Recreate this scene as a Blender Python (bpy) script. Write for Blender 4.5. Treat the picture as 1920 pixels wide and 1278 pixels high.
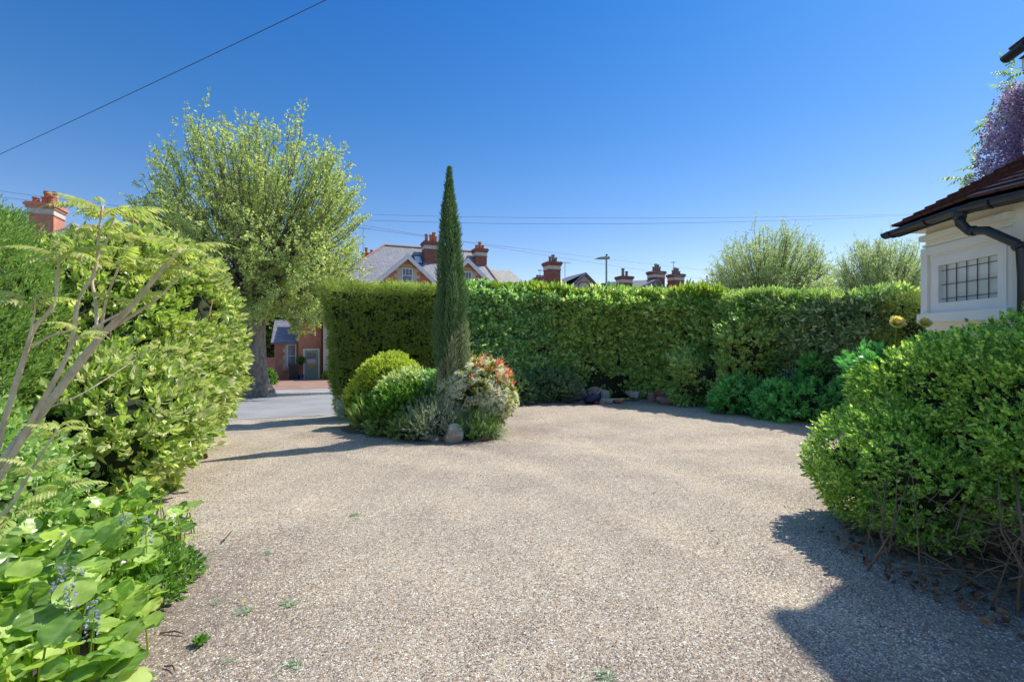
import bpy, math
import numpy as np

for o in list(bpy.data.objects):
    bpy.data.objects.remove(o)
SC = bpy.context.scene
COL = SC.collection
R = math.radians
F = 907.0; CH = 1.6; HY = 639.0

# ------------------------------------------------------------------ camera
cam_d = bpy.data.cameras.new('camera'); cam = bpy.data.objects.new('camera', cam_d); COL.objects.link(cam)
cam_d.sensor_width = 36.0; cam_d.lens = 36.0 * F / 1920.0
cam_d.clip_start = 0.05; cam_d.clip_end = 3000
cam.location = (0, 0, CH); cam.rotation_euler = (R(90), 0, 0)
SC.camera = cam

# ------------------------------------------------------------------ light
SUN_EL = 52.0
SUN_AZ = math.atan2(0.838, 0.546)          # from +Y towards +X
w = bpy.data.worlds.new('World'); SC.world = w; w.use_nodes = True
nt = w.node_tree; nt.nodes.clear()
sky = nt.nodes.new('ShaderNodeTexSky'); sky.sky_type = 'NISHITA'; sky.sun_disc = False
sky.sun_elevation = R(SUN_EL); sky.sun_rotation = SUN_AZ
sky.altitude = 100; sky.air_density = 1.0; sky.dust_density = 0.35; sky.ozone_density = 3.0
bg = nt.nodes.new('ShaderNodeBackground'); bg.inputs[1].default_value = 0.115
wo = nt.nodes.new('ShaderNodeOutputWorld')
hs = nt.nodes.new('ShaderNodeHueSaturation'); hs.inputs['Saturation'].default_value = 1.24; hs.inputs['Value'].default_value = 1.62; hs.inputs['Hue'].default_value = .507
# deeper blue with height, pale at the horizon; bright cap overhead added for fill
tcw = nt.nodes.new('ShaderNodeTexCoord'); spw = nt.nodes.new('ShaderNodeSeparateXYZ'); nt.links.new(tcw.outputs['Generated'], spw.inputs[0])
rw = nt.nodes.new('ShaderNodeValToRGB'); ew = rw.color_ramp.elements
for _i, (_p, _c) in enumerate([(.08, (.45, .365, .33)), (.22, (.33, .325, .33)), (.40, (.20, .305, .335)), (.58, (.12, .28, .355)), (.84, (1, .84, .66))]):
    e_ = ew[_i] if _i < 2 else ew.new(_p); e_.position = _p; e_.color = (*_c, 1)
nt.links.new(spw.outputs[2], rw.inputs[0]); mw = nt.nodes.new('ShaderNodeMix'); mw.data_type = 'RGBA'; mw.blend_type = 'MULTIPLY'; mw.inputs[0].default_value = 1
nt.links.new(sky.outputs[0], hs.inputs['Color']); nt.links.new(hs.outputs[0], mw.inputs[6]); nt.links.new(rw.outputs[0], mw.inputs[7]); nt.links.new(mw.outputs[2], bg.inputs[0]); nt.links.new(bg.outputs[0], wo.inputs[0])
sl = bpy.data.lights.new('sun', 'SUN'); sl.energy = 2.5; sl.angle = R(0.5); sl.color = (1.0, 0.95, 0.87)
so = bpy.data.objects.new('sun', sl); COL.objects.link(so)
so.rotation_euler = (R(90 - SUN_EL), 0, -SUN_AZ + math.pi)
so.location = (8, 5, 12)
vs = SC.view_settings; vs.view_transform = 'Standard'; vs.look = 'None'; vs.gamma = 1; vs.exposure = 1.3; vs.use_curve_mapping = False
SC.cycles.max_bounces = 6; SC.cycles.diffuse_bounces = 4; SC.cycles.glossy_bounces = 2; SC.cycles.transmission_bounces = 4
SC.cycles.transparent_max_bounces = 4

# ------------------------------------------------------------------ helpers
def A(*v): return np.array(v, dtype=float)
def P(px, py, Y): return A((px - 960) / F * Y, Y, CH - (py - HY) / F * Y)
def G0(px, py): Y = CH * F / (py - HY); return A((px - 960) / F * Y, Y, 0)
def sstep(a, b, x):
    t = np.clip((np.asarray(x, float) - a) / (b - a), 0, 1); return t * t * (3 - 2 * t)
ST, CT = math.sin(R(22)), math.cos(R(22))
def sdist(x, y): return -ST * np.asarray(x, float) + CT * np.asarray(y, float)
def ground_z(x, y):
    x = np.asarray(x, float); y = np.asarray(y, float); s = sdist(x, y)
    wgt = np.maximum(sstep(-0.5, -3.2, x), sstep(12.9, 14.5, s))
    r = 0.30 * sstep(8.5, 13.3, s) + 0.0333 * np.clip(s - 13.3, 0, 60)
    return -r * wgt
def norm(v): return v / np.maximum(np.linalg.norm(v, axis=-1, keepdims=True), 1e-9)

_rs = np.random.default_rng(77)
_K = _rs.normal(size=(24, 3)); _PH = _rs.uniform(0, 6.28, 24)
def noise(p, sc=1.0, octs=3):
    p = np.asarray(p, float); out = 0
    for o in range(octs):
        k = _K[o * 8:(o + 1) * 8] * sc * (2.1 ** o)
        out = out + np.sin(p @ k.T + _PH[o * 8:(o + 1) * 8]).sum(-1) / 4.0 * 0.55 ** o
    return out                                # about -1..1

class MB:
    """collects faces; build() links them as ONE mesh object"""
    def __init__(s): s.v = []; s.f = []; s.n = 0
    def add(s, V, Fc, mi=0):
        V = np.asarray(V, float).reshape(-1, 3)
        if isinstance(Fc, np.ndarray): s.f.append((Fc + s.n, mi))
        else:
            by = {}
            for f in Fc: by.setdefault(len(f), []).append(f)
            for k, l in by.items(): s.f.append((np.array(l) + s.n, mi))
        s.v.append(V); s.n += len(V); return s
    def box(s, x0, x1, y0, y1, z0, z1, mi=0):
        V = [(x, y, z) for z in (z0, z1) for y in (y0, y1) for x in (x0, x1)]
        return s.add(V, [(0, 2, 3, 1), (4, 5, 7, 6), (0, 1, 5, 4), (2, 6, 7, 3), (0, 4, 6, 2), (1, 3, 7, 5)], mi)
    def bar(s, a, b, wd, ht, up=(0, 0, 1), mi=0):
        a = A(*a); b = A(*b); d = norm(b - a); u = A(*up); sd = norm(np.cross(d, u)); u = np.cross(sd, d)
        V = [q + sd * i * wd / 2 + u * j * ht / 2 for q in (a, b) for j in (-1, 1) for i in (-1, 1)]
        return s.add(V, [(0, 1, 3, 2), (4, 6, 7, 5), (0, 4, 5, 1), (2, 3, 7, 6), (0, 2, 6, 4), (1, 5, 7, 3)], mi)
    def prism(s, poly, d, mi=0):
        """closed planar polygon poly (n,3) extruded by vector d"""
        p = np.asarray(poly, float); n = len(p); V = np.vstack([p, p + A(*d)])
        Fc = [tuple(range(n))[::-1], tuple(range(n, 2 * n))] + [(i, (i + 1) % n, n + (i + 1) % n, n + i) for i in range(n)]
        return s.add(V, Fc, mi)
    def tube(s, pts, rad, k=6, cap=True, mi=0):
        p = np.asarray(pts, float); m = len(p); r = np.broadcast_to(np.asarray(rad, float), (m,))
        t = norm(np.gradient(p, axis=0)); ref = A(0.31, 0.17, 0.93) if abs(t[0][2]) < .8 else A(0.9, 0.3, 0.1)
        a = norm(np.cross(t, ref)); b = np.cross(t, a)
        th = np.arange(k) * 2 * math.pi / k
        V = (p[:, None] + r[:, None, None] * (np.cos(th)[None, :, None] * a[:, None] + np.sin(th)[None, :, None] * b[:, None])).reshape(-1, 3)
        i = np.arange(m - 1)[:, None] * k; j = np.arange(k)[None]; j2 = (j + 1) % k
        q = np.stack([i + j, i + j2, i + k + j2, i + k + j], -1).reshape(-1, 4)
        s.add(V, q, mi)
        if cap:
            o = s.n - len(V)
            s.f.append((np.array([list(range(k))[::-1]]) + o, mi)); s.f.append((np.array([list(range(k))]) + o + (m - 1) * k, mi))
        return s
    def lathe(s, c, prof, k=20, mi=0):
        c = A(*c); m = len(prof); th = np.arange(k) * 2 * math.pi / k
        V = np.array([[c[0] + r * math.cos(t), c[1] + r * math.sin(t), c[2] + z] for r, z in prof for t in th])
        i = np.arange(m - 1)[:, None] * k; j = np.arange(k)[None]; j2 = (j + 1) % k
        q = np.stack([i + j, i + j2, i + k + j2, i + k + j], -1).reshape(-1, 4)
        s.add(V, q, mi); o = s.n - len(V)
        s.f.append((np.array([list(range(k))[::-1]]) + o, mi)); s.f.append((np.array([list(range(k))]) + o + (m - 1) * k, mi))
        return s
    def build(s, name, mats, parent=None, origin=None, smooth=False):
        mats = mats if isinstance(mats, (list, tuple)) else [mats]
        V = np.vstack(s.v)
        if origin is not None: V = V - A(*origin)
        elif parent is not None and parent.get('_org') is not None: V = V - A(*parent['_org'])
        me = bpy.data.meshes.new(name)
        loops = np.concatenate([f.ravel() for f, _ in s.f]); tot = np.concatenate([np.full(len(f), f.shape[1]) for f, _ in s.f])
        mi = np.concatenate([np.full(len(f), m) for f, m in s.f])
        me.vertices.add(len(V)); me.vertices.foreach_set('co', V.ravel().astype(np.float32))
        me.loops.add(len(loops)); me.loops.foreach_set('vertex_index', loops.astype(np.int32))
        me.polygons.add(len(tot)); me.polygons.foreach_set('loop_start', np.concatenate([[0], np.cumsum(tot)[:-1]]).astype(np.int32))
        me.polygons.foreach_set('material_index', mi.astype(np.int32))
        me.polygons.foreach_set('use_smooth', np.full(len(tot), smooth))
        me.update(calc_edges=True); me.validate()
        for m in mats: me.materials.append(m)
        o = bpy.data.objects.new(name, me); COL.objects.link(o)
        if parent is not None:
            o.parent = parent
            if parent.get('_org') is not None: o['_org'] = list(parent['_org'])
        elif origin is not None: o.location = tuple(origin)
        if origin is not None and parent is None: o['_org'] = [float(q) for q in origin]
        return o

def tag(o, label, cat, group=None, kind=None):
    if label: o['label'] = label
    if cat: o['category'] = cat
    if group: o['group'] = group
    if kind: o['kind'] = kind
    return o
def thing(name, label, cat, loc=(0, 0, 0), rz=0.0, group=None, local=False):
    o = bpy.data.objects.new(name, None); COL.objects.link(o); o.location = tuple(float(q) for q in loc); o.rotation_euler = (0, 0, rz)
    o.empty_display_size = .2
    if not local: o['_org'] = [float(q) for q in loc]
    return tag(o, label, cat, group)
def copy_tree(o, loc, label=None, rz=None):
    c = o.copy(); COL.objects.link(c); c.location = tuple(float(q) for q in loc)
    if rz is not None: c.rotation_euler = (0, 0, rz)
    if label: c['label'] = label
    for ch in list(o.children):
        d = ch.copy(); COL.objects.link(d); d.parent = c
        for g in list(ch.children):
            e = g.copy(); COL.objects.link(e); e.parent = d
    return c

# ------------------------------------------------------------------ materials
def newmat(name):
    m = bpy.data.materials.new(name); m.use_nodes = True; n = m.node_tree.nodes; n.clear()
    out = n.new('ShaderNodeOutputMaterial'); b = n.new('ShaderNodeBsdfPrincipled'); m.node_tree.links.new(b.outputs[0], out.inputs[0])
    return m, n, m.node_tree.links, b, out
def ramp(n, stops, interp='LINEAR'):
    r = n.new('ShaderNodeValToRGB'); r.color_ramp.interpolation = interp; e = r.color_ramp.elements
    while len(e) < len(stops): e.new(0.5)
    for i, (p, c) in enumerate(stops): e[i].position = p; e[i].color = (*c, 1)
    return r
def mat_plain(name, col, rough=0.7, var=0.15, scale=6.0, bump=0.0, spec=0.4, metal=0.0):
    m, n, l, b, out = newmat(name)
    tc = n.new('ShaderNodeTexCoord'); nz = n.new('ShaderNodeTexNoise'); nz.inputs['Scale'].default_value = scale; nz.inputs['Detail'].default_value = 6
    l.new(tc.outputs['Object'], nz.inputs['Vector'])
    r = ramp(n, [(0.3, tuple(c * (1 - var) for c in col)), (0.7, tuple(min(1, c * (1 + var)) for c in col))])
    l.new(nz.outputs[0], r.inputs[0]); l.new(r.outputs[0], b.inputs['Base Color'])
    b.inputs['Roughness'].default_value = rough; b.inputs['Specular IOR Level'].default_value = spec; b.inputs['Metallic'].default_value = metal
    if bump:
        bp = n.new('ShaderNodeBump'); bp.inputs['Strength'].default_value = bump; bp.inputs['Distance'].default_value = 0.02
        l.new(nz.outputs[0], bp.inputs['Height']); l.new(bp.outputs[0], b.inputs['Normal'])
    return m
def mat_leaf(name, cols, trans=0.35, rough=0.42, spec=0.45, patch=None, pscale=1.3, tboost=1.5):
    """cols: list of colours spread over random leaves; patch: colour of irregular groups of new growth"""
    m, n, l, b, out = newmat(name)
    f_ = BOOST.get(name, 1.0); cols = [tuple(min(.86, x * f_) for x in c) for c in cols]
    if patch: patch = tuple(min(.86, x * f_) for x in patch)
    g = n.new('ShaderNodeNewGeometry'); k = len(cols)
    r = ramp(n, [((i + .0) / max(1, k - 1) * .98, c) for i, c in enumerate(cols)])
    l.new(g.outputs['Random Per Island'], r.inputs[0]); c = r.outputs[0]
    if patch:
        nz = n.new('ShaderNodeTexNoise'); nz.inputs['Scale'].default_value = pscale; nz.inputs['Detail'].default_value = 3
        l.new(g.outputs['Position'], nz.inputs['Vector'])
        rr = ramp(n, [(0.45, (0, 0, 0)), (0.68, (1, 1, 1))]); l.new(nz.outputs[0], rr.inputs[0])
        mx = n.new('ShaderNodeMix'); mx.data_type = 'RGBA'; l.new(rr.outputs[0], mx.inputs[0]); l.new(c, mx.inputs[6]); mx.inputs[7].default_value = (*patch, 1); c = mx.outputs[2]
    l.new(c, b.inputs['Base Color']); b.inputs['Roughness'].default_value = rough; b.inputs['Specular IOR Level'].default_value = spec
    if trans > 0:
        t = n.new('ShaderNodeBsdfTranslucent'); ml = n.new('ShaderNodeMix'); ml.data_type = 'RGBA'; ml.blend_type = 'MULTIPLY'; ml.inputs[0].default_value = 1
        l.new(c, ml.inputs[6]); ml.inputs[7].default_value = (tboost * 1.05, tboost * 1.1, tboost * .6, 1); l.new(ml.outputs[2], t.inputs[0])
        ms = n.new('ShaderNodeMixShader'); ms.inputs[0].default_value = trans
        l.new(b.outputs[0], ms.inputs[1]); l.new(t.outputs[0], ms.inputs[2]); l.new(ms.outputs[0], out.inputs[0])
    return m
def mat_brick(name, c1, c2, mortar=(.42, .38, .33), bw=.225, bh=.075):
    m, n, l, b, out = newmat(name)
    tc = n.new('ShaderNodeTexCoord'); sp = n.new('ShaderNodeSeparateXYZ'); l.new(tc.outputs['Object'], sp.inputs[0])
    ad = n.new('ShaderNodeMath'); l.new(sp.outputs[0], ad.inputs[0]); l.new(sp.outputs[1], ad.inputs[1])
    cb = n.new('ShaderNodeCombineXYZ'); l.new(ad.outputs[0], cb.inputs[0]); l.new(sp.outputs[2], cb.inputs[1])
    bt = n.new('ShaderNodeTexBrick'); l.new(cb.outputs[0], bt.inputs['Vector']); bt.inputs['Scale'].default_value = 1
    bt.inputs['Brick Width'].default_value = bw; bt.inputs['Row Height'].default_value = bh; bt.inputs['Mortar Size'].default_value = .006
    bt.inputs['Color1'].default_value = (*c1, 1); bt.inputs['Color2'].default_value = (*c2, 1); bt.inputs['Mortar'].default_value = (*mortar, 1)
    nz = n.new('ShaderNodeTexNoise'); nz.inputs['Scale'].default_value = 2.2; nz.inputs['Detail'].default_value = 5; l.new(tc.outputs['Object'], nz.inputs['Vector'])
    mx = n.new('ShaderNodeMix'); mx.data_type = 'RGBA'; mx.blend_type = 'MULTIPLY'; mx.inputs[0].default_value = .6
    rr = ramp(n, [(.3, (.6, .6, .62)), (.7, (1.1, 1.1, 1.1))]); l.new(nz.outputs[0], rr.inputs[0])
    l.new(bt.outputs[0], mx.inputs[6]); l.new(rr.outputs[0], mx.inputs[7]); l.new(mx.outputs[2], b.inputs['Base Color']); b.inputs['Roughness'].default_value = .9
    return m
def mat_tiles(name, c1, c2, mortar, row=.2, wd=.25, rough=.7, lich=None):
    """roof slates or tiles: rows run with height (z)"""
    m, n, l, b, out = newmat(name)
    tc = n.new('ShaderNodeTexCoord'); sp = n.new('ShaderNodeSeparateXYZ'); l.new(tc.outputs['Object'], sp.inputs[0])
    cb = n.new('ShaderNodeCombineXYZ'); ad = n.new('ShaderNodeMath'); l.new(sp.outputs[0], ad.inputs[0]); l.new(sp.outputs[1], ad.inputs[1])
    l.new(ad.outputs[0], cb.inputs[0]); l.new(sp.outputs[2], cb.inputs[1])
    bt = n.new('ShaderNodeTexBrick'); l.new(cb.outputs[0], bt.inputs['Vector']); bt.inputs['Scale'].default_value = 1
    bt.inputs['Brick Width'].default_value = wd; bt.inputs['Row Height'].default_value = row; bt.inputs['Mortar Size'].default_value = .012
    bt.inputs['Color1'].default_value = (*c1, 1); bt.inputs['Color2'].default_value = (*c2, 1); bt.inputs['Mortar'].default_value = (*mortar, 1)
    c = bt.outputs[0]
    if lich:
        nz = n.new('ShaderNodeTexNoise'); nz.inputs['Scale'].default_value = 3.5; nz.inputs['Detail'].default_value = 8; nz.inputs['Roughness'].default_value = .7
        l.new(tc.outputs['Object'], nz.inputs['Vector']); rr = ramp(n, [(.5, (0, 0, 0)), (.72, (1, 1, 1))]); l.new(nz.outputs[0], rr.inputs[0])
        mx = n.new('ShaderNodeMix'); mx.data_type = 'RGBA'; l.new(rr.outputs[0], mx.inputs[0]); l.new(c, mx.inputs[6]); mx.inputs[7].default_value = (*lich, 1); c = mx.outputs[2]
    l.new(c, b.inputs['Base Color']); b.inputs['Roughness'].default_value = rough
    return m
def mat_gravel():
    m, n, l, b, out = newmat('gravel')
    g = n.new('ShaderNodeNewGeometry')
    v = n.new('ShaderNodeTexVoronoi'); v.inputs['Scale'].default_value = 118; l.new(g.outputs['Position'], v.inputs['Vector'])
    sx = n.new('ShaderNodeSeparateColor'); l.new(v.outputs['Color'], sx.inputs[0])
    r = ramp(n, [(0, (.11, .09, .07)), (.10, (.25, .20, .15)), (.28, (.40, .335, .25)), (.45, (.48, .42, .33)), (.60, (.32, .285, .24)), (.76, (.53, .48, .39)), (.84, (.44, .27, .14)), (.88, (.56, .52, .44)), (1, (.78, .75, .67))])
    l.new(sx.outputs[0], r.inputs[0])
    soil = n.new('ShaderNodeTexNoise'); soil.inputs['Scale'].default_value = 30; soil.inputs['Detail'].default_value = 8; l.new(g.outputs['Position'], soil.inputs['Vector'])
    sr = ramp(n, [(.3, (.13, .10, .09)), (.7, (.30, .25, .215))]); l.new(soil.outputs[0], sr.inputs[0])
    # how much soil shows between the stones: patches + more along the beds
    pn = n.new('ShaderNodeTexNoise'); pn.inputs['Scale'].default_value = .9; pn.inputs['Detail'].default_value = 5; pn.inputs['Roughness'].default_value = .62
    l.new(g.outputs['Position'], pn.inputs['Vector'])
    at = n.new('ShaderNodeAttribute'); at.attribute_name = 'bed'
    ad = n.new('ShaderNodeMath'); l.new(pn.outputs[0], ad.inputs[0]); l.new(at.outputs['Fac'], ad.inputs[1])
    mr = n.new('ShaderNodeMapRange'); mr.inputs[1].default_value = .50; mr.inputs[2].default_value = .95; mr.inputs[3].default_value = .06; mr.inputs[4].default_value = .80; l.new(ad.outputs[0], mr.inputs[0])
    gt = n.new('ShaderNodeMath'); gt.operation = 'LESS_THAN'; l.new(sx.outputs[1], gt.inputs[0]); l.new(mr.outputs[0], gt.inputs[1])
    mx = n.new('ShaderNodeMix'); mx.data_type = 'RGBA'; l.new(gt.outputs[0], mx.inputs[0]); l.new(r.outputs[0], mx.inputs[6]); l.new(sr.outputs[0], mx.inputs[7])
    # broad wear patches
    n2 = n.new('ShaderNodeTexNoise'); n2.inputs['Scale'].default_value = .8; n2.inputs['Detail'].default_value = 8; n2.inputs['Roughness'].default_value = .6; l.new(g.outputs['Position'], n2.inputs['Vector'])
    r2 = ramp(n, [(.30, (.84, .80, .76)), (.5, (.98, .955, .905)), (.70, (1.10, 1.06, .96))])
    tk = n.new('ShaderNodeAttribute'); tk.attribute_name = 'track'; am = n.new('ShaderNodeMath'); l.new(n2.outputs[0], am.inputs[0]); l.new(tk.outputs['Fac'], am.inputs[1]); l.new(am.outputs[0], r2.inputs[0])
    m2 = n.new('ShaderNodeMix'); m2.data_type = 'RGBA'; m2.blend_type = 'MULTIPLY'; m2.inputs[0].default_value = 1; l.new(mx.outputs[2], m2.inputs[6]); l.new(r2.outputs[0], m2.inputs[7])
    l.new(m2.outputs[2], b.inputs['Base Color']); b.inputs['Roughness'].default_value = .85; b.inputs['Specular IOR Level'].default_value = .25
    bp = n.new('ShaderNodeBump'); bp.inputs['Strength'].default_value = .9; bp.inputs['Distance'].default_value = .006; bp.invert = True
    l.new(v.outputs['Distance'], bp.inputs['Height']); l.new(bp.outputs[0], b.inputs['Normal'])
    return m
def mat_asphalt(name, c, sc=60):
    m, n, l, b, out = newmat(name); g = n.new('ShaderNodeNewGeometry')
    nz = n.new('ShaderNodeTexNoise'); nz.inputs['Scale'].default_value = sc; nz.inputs['Detail'].default_value = 6; l.new(g.outputs['Position'], nz.inputs['Vector'])
    n2 = n.new('ShaderNodeTexNoise'); n2.inputs['Scale'].default_value = .8; n2.inputs['Detail'].default_value = 6; l.new(g.outputs['Position'], n2.inputs['Vector'])
    r = ramp(n, [(.3, tuple(x * .75 for x in c)), (.7, tuple(x * 1.3 for x in c))]); l.new(nz.outputs[0], r.inputs[0])
    r2 = ramp(n, [(.35, (.85, .85, .86)), (.65, (1.1, 1.1, 1.08))]); l.new(n2.outputs[0], r2.inputs[0])
    m2 = n.new('ShaderNodeMix'); m2.data_type = 'RGBA'; m2.blend_type = 'MULTIPLY'; m2.inputs[0].default_value = 1; l.new(r.outputs[0], m2.inputs[6]); l.new(r2.outputs[0], m2.inputs[7])
    l.new(m2.outputs[2], b.inputs['Base Color']); b.inputs['Roughness'].default_value = .9
    return m
def mat_bark(name, c1, c2, sc=9):
    m, n, l, b, out = newmat(name); g = n.new('ShaderNodeNewGeometry')
    mp = n.new('ShaderNodeMapping'); mp.inputs['Scale'].default_value = (1, 1, .45); l.new(g.outputs['Position'], mp.inputs[0])
    nz = n.new('ShaderNodeTexNoise'); nz.inputs['Scale'].default_value = sc; nz.inputs['Detail'].default_value = 8; nz.inputs['Roughness'].default_value = .65; l.new(mp.outputs[0], nz.inputs['Vector'])
    r = ramp(n, [(.35, c1), (.65, c2)]); l.new(nz.outputs[0], r.inputs[0]); l.new(r.outputs[0], b.inputs['Base Color']); b.inputs['Roughness'].default_value = .9
    bp = n.new('ShaderNodeBump'); bp.inputs['Strength'].default_value = .7; bp.inputs['Distance'].default_value = .03; l.new(nz.outputs[0], bp.inputs['Height']); l.new(bp.outputs[0], b.inputs['Normal'])
    return m
def mat_glass(name, col=(.10, .12, .14), rough=.05):
    m, n, l, b, out = newmat(name); b.inputs['Base Color'].default_value = (*col, 1); b.inputs['Roughness'].default_value = rough; b.inputs['Specular IOR Level'].default_value = .9
    return m

M = {}
BOOST = dict(L_yew=2.7, L_privet=2.25, L_laurel=2.35, L_darkl=2.4, L_right=2.15, L_left=1.5, L_mixed=2.5, L_choisya=2.5, L_cypress=2.7,
             L_cyplow=1.9, L_plane=2.0, L_plane_far=1.75, L_conifer=1.7, L_round=1.3, L_berg=1.15, L_golden=1.3, L_perenn=1.3, L_grey=1.6, L_grassy=1.4, L_bluegrey=1.9, L_photinia=1.5, L_sumac=1.1, L_wist=1.6, petal_purple=1.8, L_variegated=1.3, petal_white=1.25, L_new=1.1)
M['gravel'] = mat_gravel()
M['asphalt'] = mat_asphalt('asphalt', (.25, .25, .25)); M['paving'] = mat_asphalt('paving', (.30, .29, .285), 30)
M['kerb'] = mat_asphalt('kerb', (.50, .48, .44), 20); M['soil'] = mat_asphalt('soil', (.085, .062, .05), 22)
M['earth'] = mat_asphalt('earth', (.10, .13, .05), 2)
M['forecourt'] = mat_brick('forecourt', (.34, .19, .13), (.28, .15, .11), (.3, .26, .22), .2, .1)
M['brick'] = mat_brick('brick', (.68, .26, .14), (.58, .20, .11)); M['old_brick'] = mat_brick('old_brick', (.42, .17, .11), (.30, .11, .08), (.5, .46, .42))
M['stack_brick'] = mat_brick('stack_brick', (.34, .10, .065), (.24, .07, .055), (.28, .2, .17))
M['stone'] = mat_plain('stone', (.56, .50, .38), .85, .12, 8, .2); M['buff'] = mat_plain('buff', (.52, .36, .17), .85, .2, 14)
M['band'] = mat_plain('band', (.55, .55, .48), .85, .2, 12)
M['slate'] = mat_tiles('slate', (.21, .215, .23), (.27, .27, .285), (.11, .11, .125), .17, .28, .6, (.36, .35, .31))
M['slate_dark'] = mat_tiles('slate_dark', (.13, .13, .155), (.19, .185, .21), (.07, .07, .085), .17, .28, .6, (.25, .24, .23))
M['slate_pale'] = mat_tiles('slate_pale', (.30, .29, .25), (.37, .35, .30), (.15, .15, .14), .17, .28, .7, (.48, .46, .38))
M['ridge'] = mat_plain('ridge', (.36, .19, .14), .8, .2, 5); M['terracotta'] = mat_plain('terracotta', (.50, .15, .07), .75, .25, 7)
M['pot_grey'] = mat_plain('pot_grey', (.24, .21, .18), .8, .25, 7); M['pot_buff'] = mat_plain('pot_buff', (.45, .33, .20), .8, .25, 7)
M['white'] = mat_plain('white', (.74, .75, .76), .5, .06, 4); M['cream'] = mat_plain('cream', (.80, .76, .67), .6, .07, 2.2, .08)
M['cream_trim'] = mat_plain('cream_trim', (.84, .82, .77), .5, .05, 3)
M['black'] = mat_plain('black', (.022, .025, .032), .32, .2, 8, 0, .5); M['dark'] = mat_plain('dark', (.03, .03, .035), .6, .2, 8)
M['door'] = mat_plain('door', (.30, .40, .33), .5, .08, 6); M['brass'] = mat_plain('brass', (.60, .40, .20), .4, .1, 6)
M['glass'] = mat_glass('glass', (.09, .12, .16)); M['glass_light'] = mat_glass('glass_light', (.42, .46, .50), .1)
M['lead'] = mat_plain('lead', (.06, .065, .075), .5, .1, 8)
M['metal'] = mat_plain('metal', (.27, .29, .29), .45, .1, 10, 0, .5); M['wire'] = mat_plain('wire', (.05, .06, .08), .6, .1, 10)
M['bin'] = mat_plain('bin', (.035, .04, .045), .45, .2, 6); M['bin_lid'] = mat_plain('bin_lid', (.10, .035, .06), .45, .2, 6)
M['blue_pot'] = mat_plain('blue_pot', (.09, .13, .22), .4, .2, 6)
M['navy'] = mat_plain('navy', (.012, .016, .05), .45, .3, 9, .2); M['red'] = mat_plain('red', (.4, .03, .03), .5, .2, 9)
M['pinkstone'] = mat_plain('pinkstone', (.36, .24, .19), .9, .3, 6, .6); M['greystone'] = mat_plain('greystone', (.42, .38, .33), .9, .3, 7, .6)
M['redbrickbit'] = mat_plain('redbrickbit', (.40, .14, .08), .9, .3, 9, .5)
M['bark'] = mat_bark('bark', (.12, .095, .075), (.34, .29, .24)); M['knob'] = mat_bark('knob', (.07, .05, .035), (.20, .16, .12), 14)
M['twig'] = mat_bark('twig', (.13, .11, .09), (.24, .21, .18), 12); M['brown_twig'] = mat_bark('brown_twig', (.12, .075, .045), (.27, .18, .11), 14)
M['sumac_bark'] = mat_bark('sumac_bark', (.52, .41, .29), (.84, .72, .55), 16); M['dark_twig'] = mat_bark('dark_twig', (.05, .032, .022), (.12, .075, .05), 14)
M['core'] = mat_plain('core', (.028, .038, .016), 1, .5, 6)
M['L_plane'] = mat_leaf('L_plane', [(.11, .145, .055), (.20, .24, .09), (.31, .34, .15)], .42)
M['L_plane_far'] = mat_leaf('L_plane_far', [(.14, .18, .09), (.24, .29, .14), (.36, .40, .22)], .4)
M['L_yew'] = mat_leaf('L_yew', [(.04, .065, .014), (.08, .12, .025), (.17, .20, .04)], .14, .5, .3, (.13, .16, .03), 1.6)
M['L_privet'] = mat_leaf('L_privet', [(.04, .085, .03), (.10, .19, .06), (.19, .29, .11), (.33, .41, .24)], .3, .3, .5)
M['L_laurel'] = mat_leaf('L_laurel', [(.04, .08, .025), (.10, .17, .045), (.20, .28, .08), (.28, .34, .12), (.46, .44, .18)], .3, .28, .6)
M['L_new'] = mat_leaf('L_new', [(.16, .28, .04), (.26, .38, .06), (.40, .42, .08)], .4, .35, .45)
M['L_mixed'] = mat_leaf('L_mixed', [(.09, .14, .04), (.16, .21, .07), (.27, .30, .13)], .35, .4, .4, (.07, .14, .03), 1.1)
M['L_darkl'] = mat_leaf('L_darkl', [(.03, .06, .03), (.07, .12, .05), (.14, .20, .09), (.30, .34, .24)], .2, .24, .7)
M['L_choisya'] = mat_leaf('L_choisya', [(.03, .11, .03), (.06, .18, .05), (.10, .24, .06)], .3, .3, .5)
M['L_yellow'] = mat_leaf('L_yellow', [(.65, .35, .03), (.70, .50, .05)], .35)
M['L_conifer'] = mat_leaf('L_conifer', [(.06, .12, .03), (.13, .21, .05), (.24, .32, .10)], .3, .5, .3)
M['L_left'] = mat_leaf('L_left', [(.05, .10, .022), (.13, .21, .045), (.25, .33, .08), (.38, .42, .13), (.60, .60, .32)], .36, .3, .6, (.24, .31, .07), 1.2)
M['L_sumac'] = mat_leaf('L_sumac', [(.26, .34, .09), (.38, .44, .13), (.46, .42, .18)], .45)
M['L_round'] = mat_leaf('L_round', [(.12, .23, .05), (.24, .36, .10), (.38, .47, .20)], .35)
M['L_berg'] = mat_leaf('L_berg', [(.06, .15, .025), (.14, .26, .035), (.24, .38, .06), (.38, .52, .10), (.54, .64, .24)], .40, .3, .55)
_m = M['L_berg']; _n = _m.node_tree.nodes; _l = _m.node_tree.links; _b = [q for q in _n if q.type == 'BSDF_PRINCIPLED'][0]; _src = _b.inputs['Base Color'].links[0].from_socket
_at = _n.new('ShaderNodeAttribute'); _at.attribute_name = 'rib'; _mu = _n.new('ShaderNodeMath'); _mu.operation = 'MULTIPLY'; _mu.inputs[1].default_value = .45; _l.new(_at.outputs['Fac'], _mu.inputs[0])
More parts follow.
